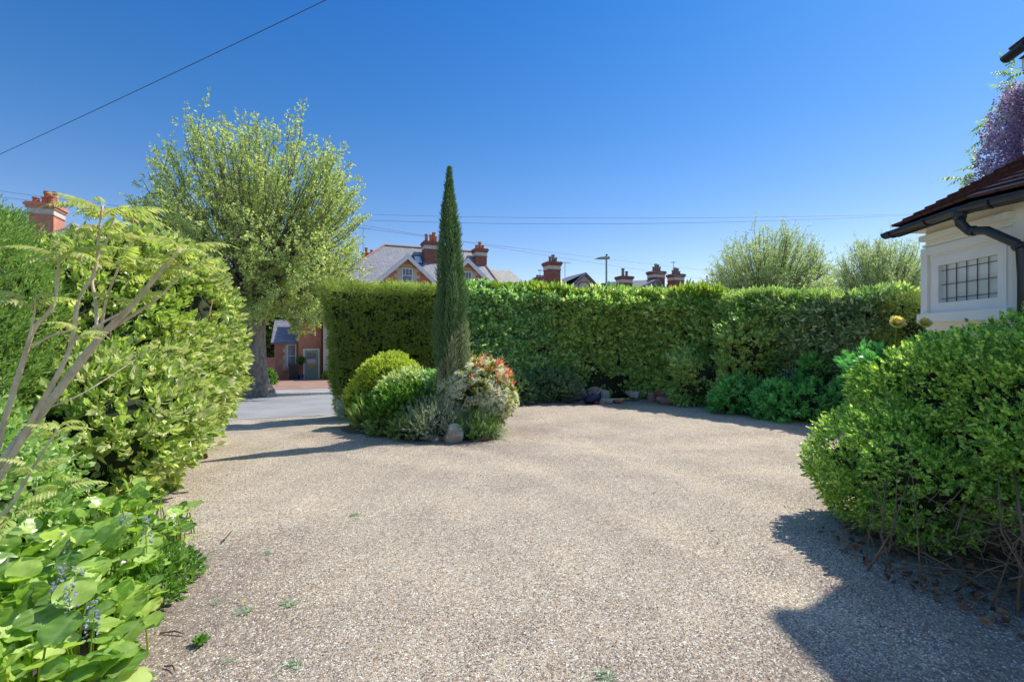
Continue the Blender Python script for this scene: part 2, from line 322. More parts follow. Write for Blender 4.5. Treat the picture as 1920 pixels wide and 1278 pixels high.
_mx = _n.new('ShaderNodeMix'); _mx.data_type = 'RGBA'; _l.new(_mu.outputs[0], _mx.inputs[0]); _l.new(_src, _mx.inputs[6]); _mx.inputs[7].default_value = (.50, .60, .26, 1); _l.new(_mx.outputs[2], _b.inputs['Base Color'])
M['L_golden'] = mat_leaf('L_golden', [(.20, .28, .03), (.36, .42, .05), (.52, .55, .12)], .35)
M['L_cypress'] = mat_leaf('L_cypress', [(.03, .06, .026), (.055, .095, .04), (.09, .13, .06)], .15, .6, .25)
M['L_cyplow'] = mat_leaf('L_cyplow', [(.12, .15, .08), (.19, .22, .13), (.26, .27, .18)], .2, .6, .25)
M['L_perenn'] = mat_leaf('L_perenn', [(.05, .13, .02), (.10, .21, .035), (.17, .28, .05)], .35)
M['L_grassy'] = mat_leaf('L_grassy', [(.10, .18, .04), (.20, .27, .08), (.32, .36, .16)], .35)
M['L_grey'] = mat_leaf('L_grey', [(.14, .19, .12), (.24, .27, .19), (.36, .38, .28)], .25)
M['L_bluegrey'] = mat_leaf('L_bluegrey', [(.10, .15, .16), (.17, .22, .23), (.24, .30, .30)], .2)
M['L_variegated'] = mat_leaf('L_variegated', [(.20, .28, .08), (.42, .48, .22), (.62, .64, .45)], .35)
M['L_red'] = mat_leaf('L_red', [(.50, .12, .10), (.68, .25, .18), (.74, .42, .32)], .4)
M['L_photinia'] = mat_leaf('L_photinia', [(.08, .14, .03), (.16, .20, .04), (.30, .24, .06)], .3)
M['petal_white'] = mat_leaf('petal_white', [(.60, .56, .47), (.76, .72, .62), (.84, .81, .73)], .45, .7, .2, None, 1, 1.1)
M['petal_yellow'] = mat_leaf('petal_yellow', [(.86, .68, .24), (.86, .80, .42)], .5, .6, .2, None, 1, 1.1)
M['petal_purple'] = mat_leaf('petal_purple', [(.13, .09, .28), (.27, .20, .47), (.46, .38, .62)], .45, .6, .2, None, 1, 1.1)
M['petal_blue'] = mat_leaf('petal_blue', [(.16, .17, .32), (.28, .30, .48), (.45, .46, .60)], .3, .6, .2, None, 1, 1.1)
M['L_wist'] = mat_leaf('L_wist', [(.08, .15, .03), (.16, .26, .05), (.30, .38, .08)], .4)
M['L_right'] = mat_leaf('L_right', [(.04, .09, .025), (.10, .18, .04), (.21, .32, .06), (.36, .45, .10)], .36, .3, .55)
M['litter'] = mat_leaf('litter', [(.10, .05, .03), (.22, .11, .06), (.38, .22, .12)], .1, .8, .2)
M['tile_red'] = mat_tiles('tile_red', (.16, .045, .035), (.10, .035, .03), (.03, .015, .015), .1, .17, .6)
M['tile_hung'] = mat_tiles('tile_hung', (.45, .17, .06), (.34, .11, .04), (.08, .03, .02), .1, .17, .7)

# ------------------------------------------------------------------ leaves
def leaf1(wd=.25, fold=.06, pos=.45):
    return np.array([(0, 0, 0), (wd, pos, fold), (0, 1, -.03), (-wd, pos, fold)], float), np.array([[0, 1, 2, 3]])
def leaf2(wd=.22, fold=.05, droop=.12):
    """eight-vertex pointed leaf, folded on its rib and drooping"""
    V = np.array([(0, 0, 0), (wd * .75, .25, fold), (wd, .55, fold * .6 - droop * .3), (0, 1, -droop), (-wd, .55, fold * .6 - droop * .3), (-wd * .75, .25, fold), (0, .5, -droop * .25)], float)
    return V, np.array([[0, 1, 2, 6], [6, 2, 3, 4][:4], [0, 6, 4, 5]])
def rotx(v, a): c, s = math.cos(a), math.sin(a); return v @ np.array([[1, 0, 0], [0, c, s], [0, -s, c]])
def roty(v, a): c, s = math.cos(a), math.sin(a); return v @ np.array([[c, 0, -s], [0, 1, 0], [s, 0, c]])
def rotz(v, a): c, s = math.cos(a), math.sin(a); return v @ np.array([[c, s, 0], [-s, c, 0], [0, 0, 1]])
def sprig(rng, leaf, n=7, L=.1, ln=.06, pitch=55, spread=12, flat=False, tip=True):
    """a shoot along +Y of length L carrying n leaves of length ln"""
    Vs, Fs, k = [], [], 0
    for i in range(n):
        t = (i + .5) / n; V = leaf[0] * ln * rng.uniform(.75, 1.15)
        V = roty(V, rng.uniform(-.5, .5))
        p = R(pitch * (1 - .6 * t) + rng.uniform(-spread, spread))
        if tip and i == n - 1: p *= .2
        if flat: V = rotz(V, p * (1 if i % 2 else -1)); V = rotx(V, rng.uniform(-.25, .25))
        else: V = rotx(V, p); V = roty(V, i * 2.4 + rng.uniform(-.4, .4))
        V = V + A(0, t * L, 0)
        Vs.append(V); Fs.append(leaf[1] + k); k += len(V)
    return np.vstack(Vs), np.vstack(Fs)
def scatter(mb, tmpls, pos, d, rng, size, mi=0, roll=None):
    """copies of template meshes at pos with +Y along d"""
    n = len(pos); d = norm(d)
    if roll is None:
        ref = rng.normal(size=(n, 3))
    else: ref = np.broadcast_to(np.asarray(roll, float), (n, 3)) + rng.normal(size=(n, 3)) * .25
    x = norm(np.cross(d, ref)); z = np.cross(x, d); B = np.stack([x, d, z], 1)   # rows are axes
    sz = np.broadcast_to(size, (n,)) if not isinstance(size, tuple) else rng.uniform(size[0], size[1], n)
    which = rng.integers(0, len(tmpls), n)
    for t, (V, Fc) in enumerate(tmpls):
        I = np.nonzero(which == t)[0]
        if len(I) == 0: continue
        W = (V[None] * sz[I][:, None, None]) @ B[I] + pos[I][:, None]
        nf = Fc[None] + (np.arange(len(I)) * len(V))[:, None, None]
        mb.add(W.reshape(-1, 3), nf.reshape(-1, Fc.shape[1]), mi)
def mixdir(nrm, rng, up=.4, rnd=.5, out=1.0):
    d = nrm * out + rng.normal(size=nrm.shape) * rnd; d[:, 2] += up; return norm(d)

def ell_points(ells, n, rng, depth=.25, amp=.08, nsc=1.5, zmin=0.0, keep=None, camp=None):
    """points and normals on the lumpy shell of a union of ellipsoids [(c, r)]"""
    camp = amp * .45 if camp is None else camp; cs = [(A(*c), A(*r)) for c, r in ells]; ar = np.array([(r[0] * r[1] + r[1] * r[2] + r[0] * r[2]) for c, r in cs]); PP, NN = [], []
    for (c, r), a in zip(cs, ar):
        m = int(n * a / ar.sum() * 1.25); d = norm(rng.normal(size=(m, 3)))
        p = c + r * d; nn = norm(d / r); p = p + nn * (noise(p, nsc)[:, None] * amp) - nn * (rng.uniform(0, 1, m) ** 2 * depth)[:, None]
        c3 = noise(p + 31.0, 6.0); p = p + nn * (c3 * camp)[:, None]; ok = (p[:, 2] > zmin) & ((c3 > -.5) | (rng.uniform(0, 1, m) < .35))
        for c2, r2 in cs:
            if c2 is c: continue
            ok &= (((p - c2) / (r2 * .86)) ** 2).sum(-1) > 1
        if keep is not None: ok &= keep(p)
        PP.append(p[ok]); NN.append(nn[ok])
    return np.vstack(PP), np.vstack(NN)
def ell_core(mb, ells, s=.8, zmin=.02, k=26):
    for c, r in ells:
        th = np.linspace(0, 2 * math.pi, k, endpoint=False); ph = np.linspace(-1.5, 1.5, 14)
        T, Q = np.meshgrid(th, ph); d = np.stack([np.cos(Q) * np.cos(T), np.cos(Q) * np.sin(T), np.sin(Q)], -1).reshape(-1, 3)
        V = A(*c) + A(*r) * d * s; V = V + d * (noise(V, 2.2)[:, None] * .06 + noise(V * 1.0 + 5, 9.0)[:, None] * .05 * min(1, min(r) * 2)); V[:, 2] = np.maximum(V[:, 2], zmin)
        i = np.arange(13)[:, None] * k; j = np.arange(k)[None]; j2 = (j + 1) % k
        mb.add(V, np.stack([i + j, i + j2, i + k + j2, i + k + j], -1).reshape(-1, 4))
def bush(name, label, cat, ells, n, tm, mat, size, seed, base=None, depth=.22, amp=.07, nsc=1.8, up=.4, rnd=.5, core=.78, zmin=.03, keep=None, group=None, coremat='core', extra=None):
    rng = np.random.default_rng(seed); c0 = ells[0][0]
    base = base or (c0[0], c0[1], float(ground_z(c0[0], c0[1])))
    t = thing(name, label, cat, base, group=group)
    p, nn = ell_points(ells, n, rng, depth, amp, nsc, zmin, keep); mb = MB(); scatter(mb, tm, p, mixdir(nn, rng, up, rnd), rng, size); mb.build('foliage', mat, t)
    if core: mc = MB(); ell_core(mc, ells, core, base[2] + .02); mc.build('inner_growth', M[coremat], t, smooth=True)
    return t

# ------------------------------------------------------------------ ground and road
def grid_mesh(xs, ys, zf):
    X, Y = np.meshgrid(xs, ys); V = np.stack([X.ravel(), Y.ravel(), zf(X, Y).ravel()], -1); nx = len(xs)
    i = np.arange(len(ys) - 1)[:, None] * nx; j = np.arange(nx - 1)[None]
    return V, np.stack([i + j, i + j + 1, i + nx + j + 1, i + nx + j], -1).reshape(-1, 4)
def sn(s0, t0): return s0 * A(-ST, CT, 0) + t0 * A(CT, ST, 0)     # road frame: s across, t along
def far_z(X, Y):
    z = ground_z(X, Y) - .14
    s = sdist(X, Y); z = np.where(s > 50, np.maximum(z, -1.7), z); return z
xs = np.concatenate([[-900, -300, -120, -60], np.linspace(-40, 40, 41), [60, 120, 300, 900]]); ys = np.concatenate([[-60, -20], np.linspace(-10, 60, 36), [90, 200, 500, 1500]])
mb = MB(); mb.add(*grid_mesh(xs, ys, far_z)); g = mb.build('ground', M['earth'], smooth=True); tag(g, None, None, kind='structure')

# the gravel drive: finely divided, gently rutted
xs = np.linspace(-9, 9.5, 200); ys = np.linspace(-1.5, 13.35, 170)
def track_f(x, y):
    x = np.asarray(x, float); y = np.asarray(y, float); t = 0
    # arcs worn by cars swinging in from the gateway towards the house and across the front
    for cx, cy, r0 in ((1.9, 14.6, 8.6), (1.9, 14.6, 7.1), (-6.4, 1.2, 8.3), (-6.4, 1.2, 9.8)):
        d = np.hypot(x - cx, y - cy) - r0 + .12 * np.sin(x * 1.3 + y); t = t + np.exp(-(d / .22) ** 2) - .55 * np.exp(-((np.abs(d) - .42) / .16) ** 2)
    return t
def drive_z(X, Y):
    p = np.stack([X, Y, X * 0], -1)
    z = ground_z(X, Y) + .016 * noise(p, 1.1) + .007 * noise(p, 5) - .012 * track_f(X, Y)
    s = sdist(X, Y); return z * 1.0 - .0 * s
V, Fc = grid_mesh(xs, ys, drive_z)
# trim to the near side of the carriageway edge
s = sdist(V[:, 0], V[:, 1]); over = np.clip(s - 13.2, 0, None); V[:, 0] += over * ST; V[:, 1] -= over * CT
V[:, 2] = drive_z(V[:, 0], V[:, 1])
mb = MB(); mb.add(V, Fc); dr = mb.build('gravel_drive', M['gravel'], smooth=True); tag(dr, None, None, kind='structure')
def bedness(V):
    x, y = V[:, 0], V[:, 1]
    left = sstep(-.9, -2.2, x) * sstep(4.6, 3.0, y) * .42
    right = sstep(1.6, 2.7, x) * sstep(4.6, 3.6, y) * .40 + sstep(1.0, 1.8, x) * sstep(2.9, 2.2, y) * .1
    hd = sstep(1.2, .2, np.abs(y - (12.4 + .15 * x))) * sstep(-1.5, -.5, x) * .35
    hr = sstep(1.3, .2, np.abs(x - (6.6 - (y - 9.5) * .55))) * sstep(13.6, 12.8, y) * .3
    isl = sstep(.9, .0, np.hypot((x + 1.5) / 1.9, (y - 8.9) / 1.5) - .8) * .22
    near = sstep(3.3, 2.0, y) * .13
    return np.clip(near + left + right + hd + hr + isl, 0, .6)
at = dr.data.attributes.new('track', 'FLOAT', 'POINT'); at.data.foreach_set('value', (track_f(V[:, 0], V[:, 1]) * .13).astype(np.float32))
at = dr.data.attributes.new('bed', 'FLOAT', 'POINT'); at.data.foreach_set('value', bedness(V).astype(np.float32))

def strip(name, s0, s1, t0, t1, dz, mat, n=60, m=6, h=None):
    ss = np.linspace(s0, s1, m); ts = np.linspace(t0, t1, n); S, T = np.meshgrid(ss, ts)
    X = -ST * S + CT * T; Y = CT * S + ST * T; Z = -0.30 - 0.0333 * np.clip(S - 13.3, 0, 60) + dz
    V = np.stack([X.ravel(), Y.ravel(), Z.ravel()], -1); i = np.arange(n - 1)[:, None] * m; j = np.arange(m - 1)[None]
    Fq = np.stack([i + j, i + j + 1, i + m + j + 1, i + m + j], -1).reshape(-1, 4)[:, ::-1]
    mb = MB(); mb.add(V, Fq)
    if h:                                           # closed slab with real sides
        k = len(V); W = V.copy(); W[:, 2] -= h; top = V
        idx = np.arange(n) * m
        for a in (idx, idx + m - 1):
            mb.add(np.vstack([top[a], W[a]]), np.array([[q, q + 1, n + q + 1, n + q] for q in range(n - 1)]))
    o = mb.build(name, mat); return tag(o, None, None, kind='structure')
strip('road', 13.2, 20.85, -80, 80, 0.0, M['asphalt'])
strip('road_edge_line', 13.42, 13.50, -12, 2, .006, M['kerb'], 80)
strip('pavement', 21.0, 23.6, -80, 80, .09, M['paving'], h=.25)
strip('kerb', 20.85, 21.0, -80, 80, .10, M['kerb'], h=.25)
strip('forecourt', 23.6, 37, -12, 24, .095, M['forecourt'], h=.2)

# ------------------------------------------------------------------ loose stones on the drive
rng = np.random.default_rng(5)
N = 60000; y = 2.15 + (rng.uniform(0, 1, N) ** 1.35) * 4.6; x = rng.uniform(-1.1, 1.1, N) * y
p = np.stack([x, y, x * 0], -1); bed = bedness(p); ok = (rng.uniform(0, 1, N) > bed * 1.3) & (noise(p, 2.0) > -.9); p = p[ok]
p[:, 2] = drive_z(p[:, 0], p[:, 1]) + .001
oc = (np.array([(1, 0, 0), (0, 1, 0), (-1, 0, 0), (0, -1, 0), (0, 0, .6), (0, 0, -.4)], float), np.array([[0, 1, 4], [1, 2, 4], [2, 3, 4], [3, 0, 4]]))
tm = []
for k in range(6):
    V = oc[0] * rng.uniform(.6, 1.2, (6, 1)) * A(1, rng.uniform(.6, 1), rng.uniform(.7, 1.1)); tm.append((V, oc[1]))
mb = MB(); d = rng.normal(size=p.shape); d[:, 2] *= .15
scatter(mb, tm, p, d, rng, (.0025, .0065), roll=(0, 0, 1.0))
# roll above gives z up: flip so the stone sits upward
M['pebbles'] = mat_leaf('pebbles', [(.08, .07, .06), (.24, .195, .145), (.36, .31, .24), (.22, .20, .17), (.40, .36, .30), (.34, .21, .11), (.55, .52, .46)], 0, .75, .3)
o = mb.build('loose_gravel', M['pebbles']); tag(o, None, None, kind='stuff')

# ------------------------------------------------------------------ house opposite (frame: x along street, y away, z up)
HA = (-13.2, 31.8, 0.0)
def window_sash(parent, x0, x1, y, z0, z1, fr=.07, bars=(), hbars=(), glass='glass', sill=True, mat='white'):
    m = MB(); m.box(x0, x0 + fr, y - .05, y + .05, z0, z1).box(x1 - fr, x1, y - .05, y + .05, z0, z1)
    m.box(x0 + fr, x1 - fr, y - .05, y + .05, z1 - fr, z1).box(x0 + fr, x1 - fr, y - .05, y + .05, z0, z0 + fr)
    for b in bars: m.box(b[0] - .015, b[0] + .015, y - .035, y + .03, b[1], b[2])
    for b in hbars: m.box(x0 + fr, x1 - fr, y - .04, y + .035, b - .022, b + .022)
    w_ = m.build('window', M[mat], parent)
    g_ = MB(); g_.box(x0 + fr - .005, x1 - fr + .005, y + .0, y + .012, z0 + fr - .005, z1 - fr + .005); g_.build('pane', M[glass], w_)
    if sill: s_ = MB(); s_.box(x0 - .06, x1 + .06, y - .12, y + .06, z0 - .09, z0 - .002); s_.build('sill', M['stone'], w_)
    return w_
def chimney(parent, x, y, wx, wy, z0, z1, pots, brick='stack_brick', pot='terracotta', band=True, capm='stack_brick'):
    m = MB(); h = z1 - z0; bz0, bz1 = z1 - .62, z1 - .28
    m.box(x - wx / 2, x + wx / 2, y - wy / 2, y + wy / 2, z0, bz0)
    m.box(x - wx / 2 - .04, x + wx / 2 + .04, y - wy / 2 - .04, y + wy / 2 + .04, bz0, bz0 + .05)
    for i, e in enumerate((.07, .13)): m.box(x - wx / 2 - e, x + wx / 2 + e, y - wy / 2 - e, y + wy / 2 + e, bz1 + i * .13, bz1 + (i + 1) * .13)
    m.box(x - wx / 2 - .08, x + wx / 2 + .08, y - wy / 2 - .08, y + wy / 2 + .08, z1 - .02, z1 + .04)
    c = m.build('chimney', M[brick], parent)
    b = MB(); b.box(x - wx / 2 - .015, x + wx / 2 + .015, y - wy / 2 - .015, y + wy / 2 + .015, bz0 + .05, bz1); b.build('brick_band', M['band'], c)
    for q in pots:
        px_, hh, rr = q[:3]; pm = q[3] if len(q) > 3 else pot
        p_ = MB(); p_.lathe((px_, y + (q[4] if len(q) > 4 else 0), z1 + .03), [(rr * 1.1, 0), (rr * 1.05, .06), (rr * .9, .1), (rr * .85, hh * .8), (rr * 1.05, hh * .84), (rr * 1.05, hh), (rr * .7, hh), (rr * .68, hh - .1)], 14)
        p_.build('chimney_pot', M[pm], c)
    return c
def aerial(parent, x, y, z0, z1, w_=.9, name='tv_aerial', ang=0.2, n=7):
    m = MB(); m.tube([(x, y, z0), (x, y, z1)], .025, 5); a = A(math.cos(ang), math.sin(ang), 0); b = A(-a[1], a[0], 0); c = A(x, y, z1 - .05)
    m.tube([c - a * w_ / 2, c + a * w_ / 2], .02, 4)
    for i in range(n): q = c + a * w_ * (i / (n - 1) - .5); m.tube([q - b * .22, q + b * .22], .012, 4)
    return m.build(name, M['metal'], parent)
def gable_front(parent, cx, y, zb, za, hw, wall, roof_depth, roofm='slate', win=None, quoins=True, barge='white', bw=.26, brick='brick', z_low=None):
    """a gabled bay: wall up to the slope, roof of two slopes running back, bargeboards"""
    sl = (za - zb) / hw; t = .12
    z_low = zb if z_low is None else z_low
    m = MB(); e = .0
    m.prism([(cx - hw + .3, y, z_low), (cx + hw - .3, y, z_low), (cx + hw - .3, y, zb + .3 * sl - .15), (cx, y, za - .15), (cx - hw + .3, y, zb + .3 * sl - .15)], (0, roof_depth * .5, 0)); m.build('wall', M[brick], parent)
    r = MB(); yf = y - .3
    for sg in (-1, 1):
        r.prism([(cx, yf, za), (cx + sg * hw, yf, zb), (cx + sg * (hw + .0), yf, zb - .1), (cx, yf, za - .13)], (0, roof_depth + .3, 0))
    r.build('roof', M[roofm], parent)
    b = MB()
    for sg in (-1, 1):
        nx = bw / math.cos(math.atan(sl))
        b.prism([(cx, yf - .04, za - .02), (cx + sg * (hw + .04), yf - .04, zb - .06), (cx + sg * (hw + .04), yf - .04, zb - .06 - nx), (cx, yf - .04, za - .02 - nx)], (0, .035, 0))
    b.build('bargeboard', M[barge], parent)
    return sl

A_ = thing('brick_house', 'red brick house with two white gables and a sage green front door', 'house', HA, R(22), local=True)
m = MB(); m.box(.73, 13.4, 0, 8, -1.05, 5.0); m.build('wall', M['brick'], A_)
m = MB()   # recessed entrance block and the low side wing
m.box(-.80, .735, .6, 3.2, -1.05, 3.0); m.box(-2.25, -.80, 1.0, 4.0, -1.05, 1.56); m.build('entrance_wing_wall', M['brick'], A_)
m = MB(); m.prism([(-2.45, .8, 1.50), (-2.45, 4, 3.1), (-2.45, 4, 2.98), (-2.45, .8, 1.38)], (1.64, 0, 0)); m.prism([(-.95, .35, 2.95), (-.95, 3.2, 4.2), (-.95, 3.2, 4.08), (-.95, .35, 2.83)], (1.67, 0, 0)); m.build('wing_roof', M['slate_dark'], A_)
# projecting wall right of the door, with its quoins
m = MB(); m.box(.735, 4.0, -.6, -.003, -1.05, 4.9); m.build('front_wall', M['brick'], A_)
m = MB()
for i in range(18): z = -1.0 + i * .32; e = .5 if i % 2 == 0 else .36; m.box(.72, .72 + e, -.62, -.55, z, z + .32)
m.build('quoins', M['stone'], A_)
m = MB()
for i in range(7): z = -.1 + i * .24; e = .12 if i % 2 else .25; m.box(-1.5 - e, -1.5, .985, 1.03, z, z + .24); m.box(-.95, -.95 + min(e, .14), .985, 1.03, z, z + .24)
m.box(-1.75, -.82, .98, 1.03, -.34, -.1); m.build('window_surround', M['stone'], A_)
window_sash(A_, -1.5, -.95, 1.0, -.1, 1.38, .06, hbars=(.6,), glass='glass_light', mat='white')
window_sash(A_, 1.45, 2.6, -.62, -.62, 1.0, .09, hbars=(.25,), glass='glass', mat='white')
m = MB(); m.box(1.38, 2.7, -.66, -.59, 1.02, 1.2); m.build('lintel', M['stone'], A_)
# door
m = MB(); m.box(-.50, -.40, .50, .6, -.98, 1.08).box(.42, .52, .50, .6, -.98, 1.08).box(-.40, .42, .50, .6, .98, 1.08); m.build('door_frame', M['cream_trim'], A_)
m = MB(); m.box(-.39, .41, .56, .6, -.96, .97)
m.box(-.39, -.27, .53, .56, -.96, .97).box(.29, .41, .53, .56, -.96, .97).box(-.27, .29, .53, .56, .80, .97).box(-.27, .29, .53, .56, -.96, -.72).box(-.27, .29, .53, .56, -.10, .12).box(-.03, .05, .535, .56, -.72, -.10)
dd = m.build('front_door', M['door'], A_)
m = MB(); m.box(-.26, .28, .552, .558, .40, .79); m.build('door_glass', M['glass'], dd)
m = MB(); m.box(-.25, .27, .552, .558, .13, .39); m.build('lower_glass', M['glass_light'], dd)
m = MB(); m.box(-.22, .24, .50, .53, -.06, .10).box(-.1, .12, .505, .53, -.2, -.12); m.build('letter_plate', M['brass'], dd)
m = MB(); m.box(-.55, .57, .25, .55, -1.04, -.965); m.build('door_step', M['paving'], A_)
for px_, y_, z1 in ((-.83, .95, 1.4), (.66, .5, 4.6)):
    m = MB(); m.tube([(px_, y_, -1.0), (px_, y_, z1)], .045, 8); m.build('downpipe', M['black'], A_)
# main hipped roof
m = MB()
ev = 4.95; e0, e1, f0, f1 = .35, 13.8, -.35, 8.35; rz_ = 9.0
V = [(e0, f0, ev), (e1, f0, ev), (e1, f1, ev), (e0, f1, ev), (5.2, 4, rz_), (12.6, 4, rz_)]
m.add(V, [(0, 1, 5, 4), (1, 2, 5), (2, 3, 4, 5), (3, 0, 4)]); m.add([(a, b, c - .12) for a, b, c in V[:4]], [(3, 2, 1, 0)]); rf = m.build('roof', M['slate'], A_)
m = MB(); m.tube([V[4], V[5]], .1, 6).tube([V[0], V[4]], .09, 6).tube([V[1], V[5]], .09, 6); m.build('ridge_tiles', M['ridge'], rf)
m = MB(); sx = 7.55; zz = lambda yy: ev + (rz_ - ev) * (yy - f0) / (4 - f0)
a = (3.05, zz(3.05) + .05); b = (2.3, zz(2.3) + .05)
for q in (0, 1):
    m.bar((sx - .3, b[0], b[1]), (sx - .3, a[0], a[1]), .08, .12).bar((sx + .3, b[0], b[1]), (sx + .3, a[0], a[1]), .08, .12); break
m.bar((sx - .3, a[0], a[1]), (sx + .3, a[0], a[1]), .08, .12).bar((sx - .3, b[0], b[1]), (sx + .3, b[0], b[1]), .08, .12)
sk = m.build('skylight', M['dark'], rf); m = MB(); m.prism([(sx - .27, b[0], b[1] + .02), (sx + .27, b[0], b[1] + .02), (sx + .27, a[0], a[1] + .02), (sx - .27, a[0], a[1] + .02)], (0, 0, .01)); m.build('skylight_pane', M['glass_light'], sk)
for cx in (6.1, 10.36):
    zb, za, hw = 5.62, 7.55, 2.13
    gable_front(A_, cx, -.9, zb, za, hw, None, 5.0, z_low=2.0)
    m = MB(); m.box(cx - hw + .25, cx + hw - .25, -.98, -.9, 5.38, 5.50); m.build('string_course', M['stone'], A_)
    # stone jambs zigzagging either side of the sash, buff head above
    for sg in (-1, 1):
        m = MB()
        for i in range(5): z = 5.50 + i * .22; e = .52 if i % 2 == 0 else .3; xa, xb = sorted((cx + sg * .37, cx + sg * (.37 + e))); m.box(xa, xb, -.93, -.895, z, z + .22)
        m.build('stone_jamb', M['stone'], A_)
    m = MB(); m.prism([(cx - .5, -.935, 6.6), (cx + .5, -.935, 6.6), (cx + .3, -.935, 6.88), (cx - .3, -.935, 6.88)], (0, .04, 0)); m.build('arch_head', M['buff'], A_)
    window_sash(A_, cx - .37, cx + .37, -.93, 5.55, 6.6, .06, bars=((cx - .12, 6.1, 6.55), (cx + .12, 6.1, 6.55)), hbars=(6.08,), glass='glass')
chimney(A_, 8.6, 3, 1.15, 1.0, 5.5, 9.25, [(8.25, .62, .14), (8.6, .6, .13), (8.85, .8, .15), (9.0, .5, .12)])
chimney(A_, 12.62, 3, .92, .9, 5.5, 9.0, [(12.62, .6, .14), (12.35, .32, .13), (12.88, .34, .13)])
chimney(A_, 4.5, 9, .9, .8, 6.5, 9.1, [(4.3, .5, .14), (4.75, .35, .14)], 'stack_brick')
aerial(A_, 4.05, 9, 8.8, 11.35, 1.2, n=8)
# lower pale roof attached on the right
m = MB(); V = [(13.45, 1, 5.0), (17.4, 1, 5.0), (17.4, 8, 5.0), (13.45, 8, 5.0), (13.45, 4, 7.6), (15.7, 4, 7.6)]
m.add(V, [(0, 1, 5, 4), (1, 2, 5), (2, 3, 4, 5), (3, 2, 1, 0)]); m.build('side_roof', M['slate_pale'], A_)
m = MB(); m.box(13.42, 17.0, 1.3, 7.7, -1.1, 4.98); m.build('side_wall', M['brick'], A_)

# garden wall beside the drive of the house
m = MB(); m.box(0, 2.0, 0, .23, 0, 1.42); m.box(-.02, 2.02, -.03, .26, 1.42, 1.5)
o = m.build('garden_wall', M['old_brick']); o.location = (-16.9 + .2, 29.6, -.95); o.rotation_euler = (0, 0, R(22)); tag(o, 'weathered red brick garden wall just right of the plane tree trunk', 'wall')

# wheelie bin and topiary at the door
def ha(u, v, z): return A(HA[0] + CT * u - ST * v, HA[1] + ST * u + CT * v, z)
b0 = ha(-1.05, .1, -.95); t = thing('wheelie_bin', 'black wheelie bin with dark maroon lid by the brick wing wall', 'bin', b0, R(22), local=True)
m = MB(); m.add([(-.24, -.26, .06), (.24, -.26, .06), (.24, .24, .06), (-.24, .24, .06), (-.29, -.34, .98), (.29, -.34, .98), (.29, .32, .98), (-.29, .32, .98)], [(3, 2, 1, 0), (4, 5, 6, 7), (0, 1, 5, 4), (1, 2, 6, 5), (2, 3, 7, 6), (3, 0, 4, 7)]); m.box(-.32, .32, -.37, -.33, .9, .97); m.build('bin_body', M['bin'], t)
m = MB(); m.prism([(-.32, -.4, .985), (-.32, .36, .985), (-.32, .36, 1.05), (-.32, -.2, 1.08), (-.32, -.4, 1.02)], (.64, 0, 0)); m.build('lid', M['bin_lid'], t)
for sx in (-.3, .26):
    m = MB(); V = []; th = np.arange(14) * 2 * math.pi / 14; m.prism([(sx, .2 + .1 * math.cos(q), .1 + .1 * math.sin(q)) for q in th], (.05, 0, 0)); m.build('wheel', M['black'], t)
LF_S = leaf1(.25); rg = np.random.default_rng(3)
SM = [sprig(rg, LF_S, 6, .06, .04, 60) for _ in range(3)]
tp = ha(-.62, .25, -.95); t = thing('topiary_tree', 'small clipped ball tree in a blue pot left of the green door', 'potted plant', tp)
m = MB(); m.lathe((tp[0], tp[1], -.95), [(.13, 0), (.17, .22), (.19, .33), (.16, .33), (.15, .28)], 16); m.build('pot', M['blue_pot'], t)
m = MB(); m.tube([tp + A(0, 0, .25), tp + A(0, 0, 1.1)], .02, 6); m.build('stem', M['dark_twig'], t)
p_, n_ = ell_points([((tp[0], tp[1], .33), (.24, .24, .24))], 900, rg, .06, .01, 3, -5); m = MB(); scatter(m, SM, p_, mixdir(n_, rg), rg, (.7, 1.1)); m.build('foliage', M['L_perenn'], t)
m = MB(); ell_core(m, [((tp[0], tp[1], .33), (.24, .24, .24))], .85, -5); m.build('inner_growth', M['core'], t)
for lab, u_, r_, mt in (('low bright green rounded bush under the white window across the road', 1.1, .42, 'L_new'), ('darker green rounded bush beside the bright one under the white window', 1.9, .58, 'L_privet')):
    c_ = ha(u_, -1.1, -.85 + r_ * .4)
    bush('rounded_bush', lab, 'bush', [(tuple(c_), (r_, r_ * .8, r_ * .85))], 1400, SM, M[mt], (1, 1.5), 9, base=(c_[0], c_[1], -.95), depth=.08, amp=.03, zmin=-1)

# ------------------------------------------------------------------ house at far left
HC = (-25.5, 26.4, 0.0); t = C_ = thing('brick_house', 'brick house at far left with tall chimney and small white gable behind the sumac', 'house', HC, R(22), local=True)
m = MB(); m.box(-1.5, 6.5, 1, 9, -1.2, 5.6); m.build('wall', M['brick'], t)
m = MB(); V = [(-1.8, .6, 5.5), (6.8, .6, 5.5), (6.8, 9.4, 5.5), (-1.8, 9.4, 5.5), (.0, 5, 9.0), (5.2, 5, 9.0)]; m.add(V, [(0, 1, 5, 4), (1, 2, 5), (2, 3, 4, 5), (3, 0, 4), (3, 2, 1, 0)]); rf = m.build('roof', M['slate'], t)
m = MB(); m.tube([V[4], V[5]], .1, 6).tube([V[1], V[5]], .09, 6); m.build('ridge_tiles', M['ridge'], rf)
gable_front(t, 1.3, -.0, 6.3, 8.15, 1.9, None, 4.0, z_low=3, bw=.4)
chimney(t, .0, 0.2, 1.1, 1.3, 3.0, 9.0, [(-.32, .32, .17, 'terracotta', -.3), (.12, .34, .2, 'terracotta', -.35), (-.1, .85, .15, 'terracotta', .3), (.35, .8, .15, 'pot_buff', .1), (.38, .45, .17, 'terracotta', -.4)], 'brick')
chimney(t, 4.25, .6, .7, .9, 4.5, 8.6, [(4.1, .7, .14), (4.4, .4, .17)], 'brick')

